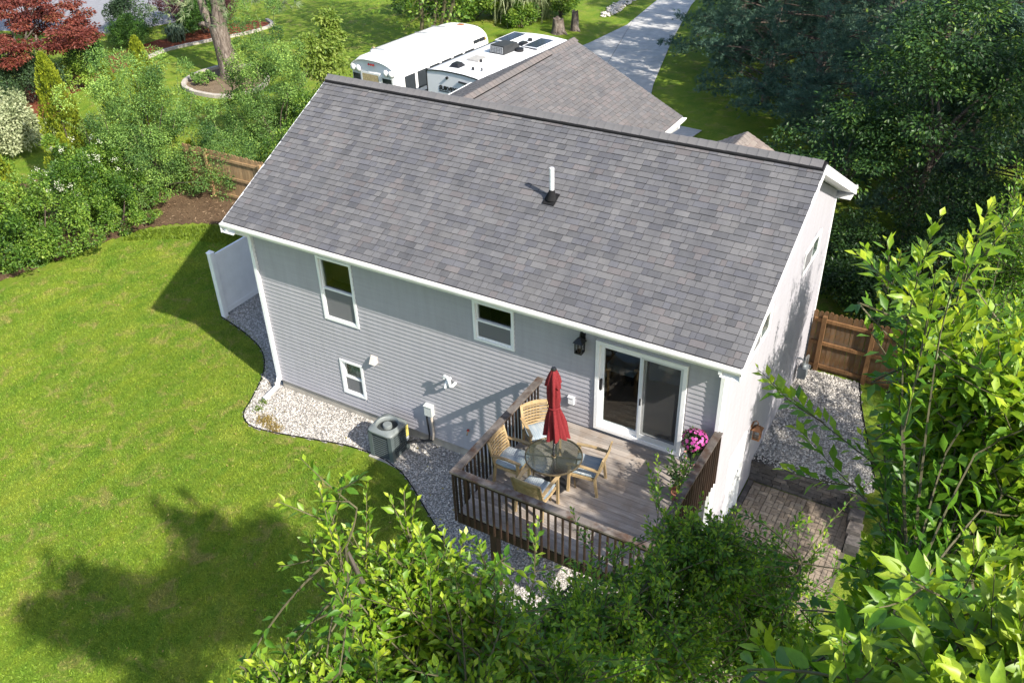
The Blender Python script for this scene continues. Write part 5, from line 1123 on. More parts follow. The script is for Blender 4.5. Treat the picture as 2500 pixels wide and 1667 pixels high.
    for grp, fine in ((mids, 2), (far, 1), (rest, 0)):
        kk = rg.integers(0, 24, len(grp))
        for k in range(24):
            sel = grp[kk == k]
            if not len(sel): continue
            if fine == 2 and not lod: tvv, tff = var[k][0], LEAF12F
            elif lod or fine == 0: tvv, tff = LEAF2V*np.array((1, rg.uniform(.75, 1.05), rg.uniform(.4, 1.8))), LEAF2F
            else: tvv, tff = LEAF4V*np.array((1, rg.uniform(.6, .9), rg.uniform(.4, 1.8))), LEAF4F
            V, F = inst(tvv, tff, Mx[sel], LP[sel]); Vs.append(V); Fs.append(F+off); off += len(V); Ts.append(np.repeat(LT[sel], len(tvv)))
    o = np_obj('leaves', np.concatenate(Vs), np.concatenate(Fs), m_mul, root, tint=np.concatenate(Ts), smooth=True); tag(o, kind='stuff')
    return len(LP)
nl = []
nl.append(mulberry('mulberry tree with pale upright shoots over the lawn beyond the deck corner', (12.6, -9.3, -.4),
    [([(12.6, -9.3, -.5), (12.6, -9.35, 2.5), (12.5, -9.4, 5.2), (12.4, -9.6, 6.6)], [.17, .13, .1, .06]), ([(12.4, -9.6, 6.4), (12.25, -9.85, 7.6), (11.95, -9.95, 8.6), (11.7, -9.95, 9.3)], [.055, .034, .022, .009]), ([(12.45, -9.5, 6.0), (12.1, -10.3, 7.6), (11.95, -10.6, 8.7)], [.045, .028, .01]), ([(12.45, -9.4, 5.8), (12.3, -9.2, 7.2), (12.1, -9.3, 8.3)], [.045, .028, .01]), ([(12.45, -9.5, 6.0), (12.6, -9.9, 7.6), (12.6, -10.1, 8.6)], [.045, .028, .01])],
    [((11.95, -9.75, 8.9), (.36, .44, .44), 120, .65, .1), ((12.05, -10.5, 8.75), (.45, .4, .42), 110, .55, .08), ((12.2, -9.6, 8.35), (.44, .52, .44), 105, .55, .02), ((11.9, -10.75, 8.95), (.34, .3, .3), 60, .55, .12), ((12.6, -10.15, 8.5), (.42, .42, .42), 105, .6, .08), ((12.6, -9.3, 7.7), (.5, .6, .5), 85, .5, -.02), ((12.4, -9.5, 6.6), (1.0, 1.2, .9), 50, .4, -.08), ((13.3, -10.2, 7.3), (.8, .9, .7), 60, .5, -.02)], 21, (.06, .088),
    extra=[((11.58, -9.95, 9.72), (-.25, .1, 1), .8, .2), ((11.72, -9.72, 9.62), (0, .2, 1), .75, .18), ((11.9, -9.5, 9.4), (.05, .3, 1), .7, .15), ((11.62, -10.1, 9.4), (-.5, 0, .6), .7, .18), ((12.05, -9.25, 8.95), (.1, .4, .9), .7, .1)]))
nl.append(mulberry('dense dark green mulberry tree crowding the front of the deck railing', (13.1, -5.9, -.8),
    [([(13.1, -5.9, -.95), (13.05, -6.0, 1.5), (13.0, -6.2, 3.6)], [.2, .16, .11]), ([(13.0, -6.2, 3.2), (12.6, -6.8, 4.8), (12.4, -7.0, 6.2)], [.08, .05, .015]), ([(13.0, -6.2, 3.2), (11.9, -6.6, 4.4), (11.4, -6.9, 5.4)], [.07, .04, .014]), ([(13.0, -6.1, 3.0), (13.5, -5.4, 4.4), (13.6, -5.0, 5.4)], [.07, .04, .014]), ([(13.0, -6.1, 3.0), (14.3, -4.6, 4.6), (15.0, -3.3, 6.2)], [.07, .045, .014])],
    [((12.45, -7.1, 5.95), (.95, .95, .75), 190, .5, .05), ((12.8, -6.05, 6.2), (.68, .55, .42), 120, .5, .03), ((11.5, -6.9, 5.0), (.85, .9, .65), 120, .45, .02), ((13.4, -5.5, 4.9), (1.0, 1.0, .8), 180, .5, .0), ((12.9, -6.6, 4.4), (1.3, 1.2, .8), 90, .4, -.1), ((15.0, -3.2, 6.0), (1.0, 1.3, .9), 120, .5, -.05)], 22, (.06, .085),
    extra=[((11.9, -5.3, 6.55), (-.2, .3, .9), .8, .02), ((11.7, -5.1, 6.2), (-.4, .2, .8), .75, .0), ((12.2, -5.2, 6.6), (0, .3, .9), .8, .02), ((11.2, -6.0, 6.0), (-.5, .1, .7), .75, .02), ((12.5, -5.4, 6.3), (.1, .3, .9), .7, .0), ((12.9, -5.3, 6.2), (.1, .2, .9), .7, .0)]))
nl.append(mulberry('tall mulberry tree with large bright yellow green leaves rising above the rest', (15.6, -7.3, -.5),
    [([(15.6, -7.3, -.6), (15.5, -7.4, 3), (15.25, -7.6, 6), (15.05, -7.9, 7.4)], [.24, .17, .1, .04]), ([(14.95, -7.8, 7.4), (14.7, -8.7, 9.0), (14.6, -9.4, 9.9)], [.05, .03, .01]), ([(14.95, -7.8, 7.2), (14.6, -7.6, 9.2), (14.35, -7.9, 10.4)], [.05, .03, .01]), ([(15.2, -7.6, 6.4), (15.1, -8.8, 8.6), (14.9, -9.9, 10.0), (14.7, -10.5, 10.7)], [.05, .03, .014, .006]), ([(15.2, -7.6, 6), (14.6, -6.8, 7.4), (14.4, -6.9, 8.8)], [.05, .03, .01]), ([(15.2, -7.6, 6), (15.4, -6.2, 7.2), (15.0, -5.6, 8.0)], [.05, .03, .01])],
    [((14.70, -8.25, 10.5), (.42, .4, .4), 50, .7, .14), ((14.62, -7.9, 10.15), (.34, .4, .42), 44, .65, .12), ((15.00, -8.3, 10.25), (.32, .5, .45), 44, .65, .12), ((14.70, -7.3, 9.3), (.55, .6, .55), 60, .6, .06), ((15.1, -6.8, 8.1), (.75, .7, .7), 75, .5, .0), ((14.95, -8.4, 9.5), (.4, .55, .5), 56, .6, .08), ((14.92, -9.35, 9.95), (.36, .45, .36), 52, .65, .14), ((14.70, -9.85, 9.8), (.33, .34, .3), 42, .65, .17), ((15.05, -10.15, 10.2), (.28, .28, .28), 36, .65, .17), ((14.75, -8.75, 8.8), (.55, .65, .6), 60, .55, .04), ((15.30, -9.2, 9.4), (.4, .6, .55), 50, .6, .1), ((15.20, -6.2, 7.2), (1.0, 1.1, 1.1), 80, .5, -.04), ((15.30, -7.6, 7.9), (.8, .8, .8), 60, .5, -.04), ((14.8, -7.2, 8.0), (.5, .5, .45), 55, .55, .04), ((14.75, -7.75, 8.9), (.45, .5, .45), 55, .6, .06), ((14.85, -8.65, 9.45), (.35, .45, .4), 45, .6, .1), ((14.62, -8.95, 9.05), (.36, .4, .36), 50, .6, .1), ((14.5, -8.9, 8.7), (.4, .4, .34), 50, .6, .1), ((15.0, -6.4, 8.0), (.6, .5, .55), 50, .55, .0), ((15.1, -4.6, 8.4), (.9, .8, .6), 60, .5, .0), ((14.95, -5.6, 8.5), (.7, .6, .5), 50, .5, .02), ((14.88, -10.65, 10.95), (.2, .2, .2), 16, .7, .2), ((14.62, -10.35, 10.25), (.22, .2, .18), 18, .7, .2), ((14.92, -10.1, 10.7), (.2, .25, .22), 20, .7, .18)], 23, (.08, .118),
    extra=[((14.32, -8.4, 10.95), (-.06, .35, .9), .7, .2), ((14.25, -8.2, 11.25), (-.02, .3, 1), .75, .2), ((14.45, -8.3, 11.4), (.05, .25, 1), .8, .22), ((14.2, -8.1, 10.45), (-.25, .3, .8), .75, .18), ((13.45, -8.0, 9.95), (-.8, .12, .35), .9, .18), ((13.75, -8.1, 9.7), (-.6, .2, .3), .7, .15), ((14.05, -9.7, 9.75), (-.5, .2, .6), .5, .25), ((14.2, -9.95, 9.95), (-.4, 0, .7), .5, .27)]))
nl.append(mulberry('bushy mulberry tree shading the gravel terrace beside the side wall', (15.4, 4.2, -.4),
    [([(15.4, 4.2, -.5), (15.35, 4.2, 1.2), (15.2, 4.2, 2.4)], [.15, .12, .08]), ([(15.2, 4.2, 2.2), (14.9, 3.0, 3.6), (14.8, 2.4, 4.8)], [.06, .035, .01]), ([(15.2, 4.2, 2.2), (15.0, 4.6, 3.8), (14.9, 4.6, 5.6)], [.06, .035, .01]), ([(15.2, 4.2, 2.0), (15.8, 4.4, 3.2), (16.0, 4.6, 4.4)], [.06, .035, .01])],
    [((15.0, 2.2, 4.4), (.9, 1.1, 1.2), 230, .6, -.05), ((15.0, 4.2, 5.2), (.9, 1.4, 1.3), 290, .65, -.05), ((16.0, 4.2, 3.6), (1.2, 1.7, 1.4), 90, .6, -.08), ((15.6, 1.2, 2.8), (1.0, 1.3, 1.1), 75, .5, -.1), ((16.6, -.4, 3.3), (1.2, 1.4, 1.2), 75, .5, -.1)], 24, nind=60, lod=True, gap=.042,
    extra=[((14.7, 3.3, 6.6), (0, .1, 1), .9, 0), ((14.7, 4.0, 6.9), (0, 0, 1), .9, 0), ((14.6, 4.8, 6.8), (0, .1, 1), .9, 0), ((14.7, 5.8, 6.2), (0, 0, 1), .9, 0), ((14.6, 2.4, 5.9), (0, 0, 1), .9, 0)]))

# ---- generic leafy shrub
def bush(name, label, cat, loc, rad, n, size, mat, clumps=45, seed=0, group=None, stems=7, zmin=-.35, cz=.5, crad=.3, vertical=0.0, tmean=.5, shoots=0, scarl=None, stemmat=None, uneven=.25):
    rg = np.random.default_rng(seed); r = thing(name, label, cat, loc, 0, group); rad = np.array(rad, float); c0 = np.array(loc)+vec(0, 0, rad[2]*(1-cz)+.15)
    d = nrm(rg.normal(size=(clumps*3, 3))); d = d[d[:, 2] > zmin][:clumps]; k = len(d); f = rg.uniform(.35, 1.0, k)**.6*(1+rg.uniform(-uneven, uneven, k)*.6); C = c0+d*rad*f[:, None]*(1-crad*.6); cr = rg.uniform(.65, 1.25, k)*crad*min(rad[0], rad[1], rad[2]*1.2); ct = rg.normal(0, .17, k)
    i = rg.integers(0, k, n); dd = nrm(rg.normal(size=(n, 3))+d[i]*.5); P = C[i]+dd*(cr[i]*rg.uniform(.35, 1.05, n)**.7)[:, None]
    keep = P[:, 2] > loc[2]+.03; P, dd, i = P[keep], dd[keep], i[keep]; n = len(P)
    ax = nrm(dd*.8+rg.normal(0, .6, (n, 3))+UP*vertical); up = nrm(dd*.7+UP*.6+rg.normal(0, .35, (n, 3))); s = rg.uniform(.65, 1.25, n)*size
    V, F = inst(LEAF2V, LEAF2F, frames(ax, up)*s[:, None, None], P); t = np.clip(rg.normal(tmean, .17, n)+ct[i], 0, 1)
    np_obj('foliage', V, F, mat, r, tint=np.repeat(t, 4))
    st = MB(); b0 = vec(*loc)
    for j in range(stems):
        q = C[rg.integers(k)]; mid = (b0+q)/2+vec(*(rg.normal(0, .12, 2)), .1)*rad[2]; st.tube(bez(b0+vec(*rg.normal(0, .08, 2), -.05), mid, q, 6), list(np.linspace(.035, .008, 6)), 6)
    tips = []
    for j in range(shoots):
        a = d[rg.integers(k)]; q = c0+a*rad*.85; q[2] = max(q[2], loc[2]+rad[2]*.7); ln = rg.uniform(.5, 1.1); tip = q+nrm(UP*1.0+a*.5+rg.normal(0, .18, 3))*ln; st.tube([q, (q+tip)/2, tip], [.012, .008, .003], 5)
        tips += [q*(1-u)+tip*u for u in np.linspace(.1, 1, 16)]
    st.build('stems', stemmat or m_twig_dk, r)
    if tips:
        tips = np.array(tips); tips = np.repeat(tips, 3, 0); m = len(tips); V, F = inst(LEAF2V, LEAF2F, frames(rg.normal(size=(m, 3))+UP*.3, rg.normal(size=(m, 3))+UP)*rg.uniform(.7, 1.1, (m, 1, 1))*size*.9, tips)
        np_obj('shoot_leaves', V, F, mat, r, tint=np.repeat(np.clip(rg.normal(.8, .1, m), 0, 1), 4))
    return r, c0, rad
m_vib = leafmat('viburnum_leaf', [(0, (0.0263, 0.0784, 0.0108)), (.45, (0.0840, 0.1736, 0.0198)), (.75, (0.1680, 0.2800, 0.0315)), (1, (0.2940, 0.4032, 0.0630))], .5, .3)
m_olive = leafmat('grey_green_leaf', [(0, (0.0355, 0.0926, 0.0225)), (.5, (0.1066, 0.2057, 0.0449)), (.8, (0.1954, 0.3291, 0.0674)), (1, (0.3375, 0.4937, 0.1047))], .55, .3)
m_arb = leafmat('golden_arborvitae', [(0, (.0675, .1148, .0108)), (.5, (.1688, .2228, .0135)), (1, (.3240, .3645, .0243))], .6, .2)
m_maple = leafmat('red_maple_leaf', [(0, (0.0562, 0.0127, 0.0104)), (.5, (0.1591, 0.0390, 0.0291)), (.85, (0.2434, 0.0731, 0.0468)), (1, (0.2059, 0.1170, 0.0416))], .5, .3)
m_var = leafmat('variegated_leaf', [(0, (.0950, .1346, .0554)), (.4, (.2376, .2851, .1426)), (1, (.4594, .4910, .3010))], .55, .2)
m_box = leafmat('boxwood_leaf', [(0, (.0210, .0630, .0112)), (.6, (.0560, .1400, .0168)), (1, (.1120, .2240, .0280))], .5, .2)
m_darkl = leafmat('dark_shrub_leaf', [(0, (.0160, .0352, .0160)), (.6, (.0400, .0800, .0320)), (1, (.0800, .1440, .0480))], .5, .2)
m_purple = leafmat('purple_shrub_leaf', [(0, (.0280, .0112, .0140)), (.6, (.0770, .0280, .0350)), (1, (.1400, .0700, .0560))], .5, .2)
m_sap = leafmat('young_maple_leaf', [(0, (.0910, .1690, .0260)), (.5, (.1690, .2600, .0390)), (1, (.2860, .3640, .0780))], .5, .4)
G1 = 'shrubs in the bed beyond the lawn'
bush('viburnum_shrub', 'broad leafy green shrub at the lawn edge beside the white flowering bush', 'shrub', (-12.0, 1.8, -.3), (1.9, 1.9, 1.7), 24000, .095, m_vib, 75, 1, G1, zmin=-.9, uneven=.8, crad=.2)
bush('viburnum_shrub', 'broad leafy green shrub at the far end of the bed past the first', 'shrub', (-13.0, -.7, -.3), (1.7, 1.7, 1.4), 13000, .095, m_vib, 55, 2, G1, zmin=-.9, uneven=.8, crad=.2)
bush('viburnum_shrub', 'low leafy green shrub between white flowering bush and bark mulch', 'shrub', (-11.4, 4.4, -.3), (1.3, 1.5, 1.15), 13000, .085, m_vib, 55, 3, G1, tmean=.42, zmin=-.9, uneven=.8, crad=.21)
hyd, hc, hr = bush('hydrangea', 'hydrangea bush dotted with white flower heads', 'shrub', (-13.0, 4.6, -.3), (1.7, 1.8, 1.65), 20000, .095, m_vib, 70, 4, tmean=.5, uneven=.8, crad=.2)
m_wflower = leafmat('white_flower', [(0, (.5, .55, .36)), (1, (.8, .8, .72))], .6, .2)
rg = np.random.default_rng(5); n = 0
for j in range(44):
    dd = nrm(rg.normal(size=3)+vec(.6, -.5, .6))
    if dd[2] < .0: continue
    p = hc+dd*hr*rg.uniform(.92, 1.06); m = 26; q = p+rg.normal(0, .05, (m, 3))*vec(1, 1, 1.1); V, F = inst(LEAF2V, LEAF2F, frames(rg.normal(size=(m, 3)), rg.normal(size=(m, 3))+UP)*rg.uniform(.035, .06, (m, 1, 1)), q); np_obj('flower_head', V, F, m_wflower, hyd, tint=np.repeat(rg.uniform(.2, 1, m), 4))
bush('olive_shrub', 'tall grey green shrub with long thin shoots above the wooden fence end', 'shrub', (-12.4, 7.0, -.3), (2.3, 2.1, 3.2), 56000, .072, m_olive, 120, 6, zmin=-.95, stems=12, shoots=34, tmean=.55, uneven=.9, crad=.2)
bush('olive_shrub', 'wide grey green shrub arching over the wooden fence', 'shrub', (-10.2, 8.6, -.3), (1.9, 1.5, 1.6), 22000, .07, m_olive, 75, 7, zmin=-.9, stems=10, shoots=10, uneven=.5, tmean=.42)
bush('olive_shrub', 'tall grey green shrub behind the fence beside the gable', 'shrub', (-11.2, 12.2, -.1), (1.9, 2.0, 3.2), 46000, .072, m_olive, 105, 8, zmin=-.95, stems=12, shoots=28, tmean=.55, uneven=.9, crad=.2)
bush('viburnum_shrub', 'dark leafy shrub against the house gable behind the fence', 'shrub', (-7.6, 9.9, -.2), (2.0, 1.4, 1.4), 14000, .09, m_vib, 50, 9, tmean=.33)
bush('viburnum_shrub', 'leafy shrub behind the ridge end next to the bus', 'shrub', (-9.6, 12.9, -.1), (1.3, 1.3, 1.55), 9000, .09, m_vib, 40, 10, tmean=.42)
def arb(x, y, w, h, n, lab, seed):
    z0 = float(hf(x, y)); rg = np.random.default_rng(seed); r = thing('arborvitae', lab, 'conifer', (x, y, z0), 0, 'golden arborvitae'); t = rg.uniform(0, 1, n); a = rg.uniform(0, 2*PI, n); prof = (1-t)**.62*(.55+.45*np.minimum(1, t*5+.4)); rr = w*prof*(.8+.25*np.sin(a*5+t*23)+rg.uniform(-.12, .12, n)); P = np.stack([x+rr*np.cos(a), y+rr*np.sin(a), z0+.05+t*h], 1)
    out = np.stack([np.cos(a), np.sin(a), np.zeros(n)], 1); V, F = inst(LEAF2V, LEAF2F, frames(UP*1.3+out*.7+rg.normal(0, .3, (n, 3)), out+rg.normal(0, .6, (n, 3)))*rg.uniform(.07, .13, (n, 1, 1)), P)
    np_obj('foliage', V, F, m_arb, r, tint=np.repeat(np.clip(rg.normal(.5, .2, n)+.15*np.sin(a*5+t*23), 0, 1), 4)); MB().tube([(x, y, z0-.1), (x, y, z0+h*.8)], [.06, .02], 7).build('trunk', m_twig_dk, r)
arb(-15.3, 5.9, 1.0, 4.9, 10000, 'tall golden arborvitae rising behind the white flowering bush', 31)
arb(-15.9, 10.2, .9, 4.2, 8000, 'golden arborvitae behind the tall grey green shrub', 32); arb(-16.9, 9.3, .6, 3.5, 4500, 'slim golden arborvitae next to the shoots of the tall shrub', 33)
arb(-14.2, 5.0, .55, 2.5, 3500, 'short golden arborvitae poking out of the white flowering bush', 34); arb(-13.6, 2.1, .8, 3.4, 6000, 'golden arborvitae at the edge of the broad leafy shrubs', 35); arb(-11.4, 8.0, .5, 1.7, 2500, 'small golden arborvitae half buried in grey green shrubs', 36)
bush('variegated_shrub', 'large cream and green variegated shrub mound', 'shrub', (-21.6, 6.8, -.2), (2.4, 2.4, 1.35), 20000, .12, m_var, 70, 40, tmean=.6)
bush('dark_evergreen', 'dark evergreen shrub under the red maple', 'shrub', (-25.2, 10.9, 0), (1.8, 1.7, 1.5), 11000, .1, m_darkl, 45, 41, tmean=.6)
bush('boxwood', 'clipped round boxwood in the red mulch bed', 'shrub', (-27.9, 19.0, 0), (1.2, 1.2, 1.0), 13000, .07, m_box, 110, 42, crad=.2, uneven=.0)
for k, (x, y, s) in enumerate(((-30.6, 21.4, 1.5), (-29.5, 23.8, 1.6), (-27.4, 24.8, 1.4))): bush('purple_shrub', ['grey leaved dark shrub beside the asphalt court', 'purple leaved shrub behind the boxwood', 'purple shrub by the red mulch edge'][k], 'shrub', (x, y, 0), (s, s, s*.9), 6000, .11, m_purple if k else m_darkl, 35, 43+k, 'dark shrubs in the red mulch')
bush('ornamental_bush', 'dark green bush in the red mulch bed behind the leaning trunk', 'shrub', (-26.3, 22.7, 0), (1.5, 1.4, 1.2), 7000, .12, m_box, 35, 47, tmean=.5)
bush('dark_evergreen', 'low dark green shrub in the middle of the red mulch', 'shrub', (-26.6, 15.2, 0), (1.2, 1.1, .9), 5000, .1, m_box, 30, 48, tmean=.4)
bush('ornamental_bush', 'yellow green bush at the red mulch edge under the maple', 'shrub', (-24.6, 13.0, 0), (.9, .9, .8), 4000, .1, m_vib, 28, 49, tmean=.7)
# red japanese maple
def crown_tree(name, label, loc, h0, rad, n, size, mat, seed, trunk_r=.12, clumps=60, layered=1.0, tmean=.5, bark=None, lean=(0, 0), limbs=9, crad=.25):
    rg = np.random.default_rng(seed); r = thing(name, label, 'tree', loc); b0 = vec(*loc); c0 = b0+vec(lean[0], lean[1], h0); rad = np.array(rad, float)
    d = nrm(rg.normal(size=(clumps*2, 3))); d = d[d[:, 2] > -.5][:clumps]; k = len(d); C = c0+d*rad*(rg.uniform(.3, 1, k)**.55)[:, None]; cr = rg.uniform(.6, 1.25, k)*crad*min(rad)
    i = rg.integers(0, k, n); q = nrm(rg.normal(size=(n, 3)))*(cr[i]*rg.uniform(.2, 1.1, n)**.6)[:, None]*vec(1.5, 1.5, .75/layered); P = C[i]+q; ax = nrm(q+rg.normal(0, .5, (n, 3))*.3-UP*.15); up = nrm(UP+rg.normal(0, .4, (n, 3)))
    V, F = inst(LEAF2V, LEAF2F, frames(ax, up)*rg.uniform(.65, 1.25, (n, 1, 1))*size, P); np_obj('crown', V, F, mat, r, tint=np.repeat(np.clip(rg.normal(tmean, .18, n)+rg.normal(0, .12, k)[i], 0, 1), 4))
    t = MB(); top = c0-vec(0, 0, rad[2]*.4); tp = bez(b0-vec(0, 0, .15), (b0+top)/2+vec(*rg.normal(0, .1, 2), 0), top, 7); t.tube(tp, list(np.linspace(trunk_r, trunk_r*.55, 7)), 9); t.build('trunk', bark or m_bark, r, True)
    l = MB()
    for j in range(limbs):
        e = C[rg.integers(k)]; s = tp[rg.integers(3, 7)]; l.tube(bez(s, (s+e)/2+vec(0, 0, .15*np.linalg.norm(e-s)), e, 6), list(np.linspace(trunk_r*.42, .012, 6)), 6)
    l.build('limbs', bark or m_bark, r, True); return r
crown_tree('japanese_maple', 'red leaved japanese maple spreading over the mulch bed', (-26.6, 11.9, 0), 2.5, (4.0, 3.4, 1.7), 34000, .14, m_maple, 51, .12, 85, 1.4)
crown_tree('japanese_maple', 'second red leaved maple beside the asphalt court', (-33.0, 17.0, 0), 3.2, (3.2, 3.0, 1.9), 16000, .15, m_maple, 52, .12, 70, 1.3)
crown_tree('young_maple', 'young light green maple sapling beside the bus', (-11.2, 14.6, 0), 2.3, (1.0, 1.0, 1.5), 4200, .15, m_sap, 53, .035, 34, .9, .6, m_stem, (.3, .4), 10, .3)
crown_tree('young_maple', 'taller light green maple sapling leaning over the lawn behind the bus', (-11.6, 15.6, 0), 3.5, (.5, .5, 1.0), 2400, .17, m_sap, 54, .035, 16, .8, .65, m_stem, (.5, .4), 9, .36)
# needles
ndv = []; ndf = []
_rg = np.random.default_rng(60)
for k in range(9):
    a = _rg.uniform(0, 2*PI); tlt = _rg.uniform(.25, 1.0); dv = vec(math.cos(tlt), math.sin(tlt)*math.cos(a), math.sin(tlt)*math.sin(a)); sd = nrm(np.cross(dv, _rg.normal(size=3))); b = len(ndv); ndv += list([-sd*.055, sd*.055, dv*_rg.uniform(.8, 1.1)]); ndf.append((b, b+1, b+2))
NDV = np.array(ndv); NDF = np.array(ndf)
m_needle = leafmat('blue_green_needle', [(0, (.0406, .0870, .0638)), (.5, (.0870, .1682, .1218)), (.85, (.1595, .2755, .1885)), (1, (.2610, .3770, .1740))], .6, .15, .3)
m_needle_pale = leafmat('pale_green_needle', [(0, (.0880, .1320, .0660)), (.5, (.1650, .2200, .1100)), (1, (.2860, .3410, .1870))], .6, .2, .3)
def pine_parts(root, h, R0, seed, mat, zlo=.6, step=.42, dens=1.0, b0=(0, 0, 0), sel=None, nl=.2, dead=14):
    rg = np.random.default_rng(seed); tw = MB(); P = []; A = []; b0 = vec(*b0); z = zlo; Ntb = MB(); Ntb.tube([b0-vec(0, 0, .2), b0+vec(.1, 0, h*.5), b0+vec(0, .1, h)], [.2, .14, .03], 9); Ntb.build('trunk', m_bark, root, True)
    while z < h-.3:
        for _ in range(rg.integers(4, 7)):
            a = rg.uniform(0, 2*PI); ln = R0*(1-z/h)**.75*rg.uniform(.65, 1.15)+.3
            if sel and not sel(a, z): continue
            dv = vec(math.cos(a), math.sin(a), 0); s = b0+vec(0, 0, z); e = s+dv*ln+UP*ln*rg.uniform(-.12, .22); mid = (s+e)/2+UP*ln*rg.uniform(-.02, .16); tw.tube(bez(s, mid, e, 5), list(np.linspace(.035, .006, 5)), 5); sd = vec(-dv[1], dv[0], 0)
            for _j in range(int(dens*ln*9)):
                t = rg.uniform(.3, 1)**.8; p = s*(1-t)**2+2*mid*t*(1-t)+e*t*t; w = (1-t)*ln*.45+.12; off = rg.normal(0, 1)*w*.6; q = p+sd*off+dv*abs(off)*.6+UP*rg.normal(.03, .07)
                for _k in range(4): P.append(q+rg.normal(0, .09, 3)); A.append(dv*.7+sd*np.sign(off)*.4+UP*.45+rg.normal(0, .35, 3))
                if _j % 5 == 0: tw.tube([p, (p+q)/2+UP*.02, q], [.008, .006, .003], 4)
        z += step*rg.uniform(.75, 1.25)
    for _ in range(dead):
        zz = rg.uniform(.3, 2.8); a = rg.uniform(0, 2*PI); s = b0+vec(0, 0, zz); e = s+vec(math.cos(a), math.sin(a), rg.uniform(-.25, .15))*rg.uniform(.8, 2.4); m_ = (s+e)/2+rg.normal(0, .12, 3); tw.tube([s, m_, e], [.02, .012, .004], 5)
        for _q in range(3): f = m_*.5+e*.5+rg.normal(0, .25, 3); tw.tube([m_, f], [.008, .003], 4)
    tw.build('branches', m_twig_dk, root); P, A = np.array(P), np.array(A); n = len(P)
    V, F = inst(NDV, NDF, frames(A, rg.normal(size=(n, 3)))*rg.uniform(.75, 1.2, (n, 1, 1))*nl, P); np_obj('needles', V, F, mat, root, tint=np.repeat(np.clip(rg.normal(.45, .2, n), 0, 1), len(NDV)))
protos = []
for k, (h, R0) in enumerate(((11, 3.3), (13, 3.7), (9, 3.0))):
    r = thing('pine_tree', 'x', 'tree', (0, 0, 0), .0001, 'pines in the wood beyond the fence'); pine_parts(r, h, R0, 70+k, m_needle, dens=1.2); protos.append(r)
PINES = [((4.9, 30.2), 2), ((6.4, 33.6), 0), ((1.9, 29.6), 0), ((4.6, 25.2), 1), ((7.2, 22.4), 2), ((9.6, 20.6), 0), ((11.8, 17.0), 2), ((15.2, 17.2), 1), ((8.4, 29.0), 2), ((12.8, 24.6), 0), ((17.0, 23), 2), ((19.0, 16.5), 0), ((4.2, 34.5), 1), ((1.4, 38.5), 0), ((10.5, 37), 1), ((17.5, 32), 0), ((20.5, 11.5), 1), ((22.8, 6.0), 1), ((24, 1.0), 0)]  # last three are unseen trees off to the right, added for their shade
used = set()
for k, ((x, y), v) in enumerate(PINES):
    o = protos[v] if v not in used else copy_tree(protos[v]); used.add(v); o.location = (x, y, float(hf(x, y))); o.rotation_euler = (0, 0, .3+k*1.7); o['label'] = {0: 'pine tree whose branches reach over the driveway edge', 1: 'pine tree beside the shaded lawn next to the garage corner', 2: 'pine tree standing behind the small porch roof', 4: 'pine tree directly behind the lit broad leaved tree'}.get(k-2, 'blue green pine tree in the dark wood beyond the fence and driveway')
m_wood = leafmat('woodland_leaf', [(0, (0.0173, 0.0428, 0.0153)), (.5, (0.0405, 0.0979, 0.0255)), (.8, (0.0809, 0.1714, 0.0319)), (1, (0.2312, 0.3427, 0.0510))], .45, .35)
crown_tree('broadleaf_tree', 'broad leaved tree with lit leaf tips among the pines', (12.2, 14.3, -.0), 4.6, (2.6, 2.4, 2.6), 15000, .13, m_wood, 80, .14, 60, 1.1, .5, m_bark, (.3, .2), 12)
crown_tree('broadleaf_tree', 'smaller broad leaved tree in front of the pines near the porch roof', (9.9, 13.4, .0), 3.0, (1.8, 1.6, 1.7), 9000, .12, m_wood, 81, .1, 45, 1.1, .48, m_bark, (.2, 0), 10)
for k, (x, y, s, h) in enumerate(((12.6, 9.6, 1.3, 1.2), (14.6, 9.2, 1.5, 1.3), (16.6, 9.6, 1.7, 1.5), (13.6, 11.4, 1.6, 1.5), (15.8, 12.6, 1.8, 1.7), (18.6, 11.5, 1.8, 1.8), (11.2, 12.0, 1.2, 1.1), (13.4, 13.2, 1.8, 2.1), (15.6, 14.8, 2.0, 2.3), (8.6, 16.6, 1.3, 1.0), (11.5, 10.3, 1.0, .9))): bush('understory_shrub', {0: 'dark shrub right against the back of the cedar fence by the house corner', 7: 'low dark shrub on the shaded lawn behind the porch roof', 9: 'tall dark shrub at the foot of the lit broad leaved tree'}.get(k, 'dark leafy understory shrub just beyond the cedar fence'), 'shrub', (x, y, float(hf(x, y))), (s, s, h), 5500, .1, m_wood, 40, 90+k, 'shrubs in the shade beyond the fence', tmean=.38, stems=10)
# leaning old trunk with stone ring
tb = vec(-19.2, 17.5, 0); old = thing('old_pine', 'old rough barked leaning tree with forked trunk in the stone ring', 'tree', tuple(tb))
MB().tube([tb+vec(0, 0, -.2), tb+vec(-.05, .1, .4), tb+vec(-.25, .15, 1.4), tb+vec(-.4, .2, 2.3)], [.62, .5, .42, .43], 12).build('trunk', m_bark, old, True)
MB().tube([tb+vec(-.38, .2, 2.1), tb+vec(-.3, .4, 3.2), tb+vec(-.6, .5, 4.6), tb+vec(-.7, .6, 7.5), tb+vec(-.7, .6, 10)], [.36, .33, .29, .2, .1], 11).build('limb', m_bark, old, True)
MB().tube([tb+vec(-.45, .15, 2.0), tb+vec(-1.1, .2, 2.9), tb+vec(-1.5, .4, 4.4), tb+vec(-1.8, .5, 7)], [.24, .21, .17, .1], 9).build('limb', m_bark, old, True)
MB().tube([tb+vec(-.7, 0, 2.3), tb+vec(-1.0, -.15, 2.45), tb+vec(-1.15, -.2, 2.4)], [.13, .1, .08], 8).build('knot', m_bark, old, True)
rg = np.random.default_rng(66); P = []; A = []; tw = MB()
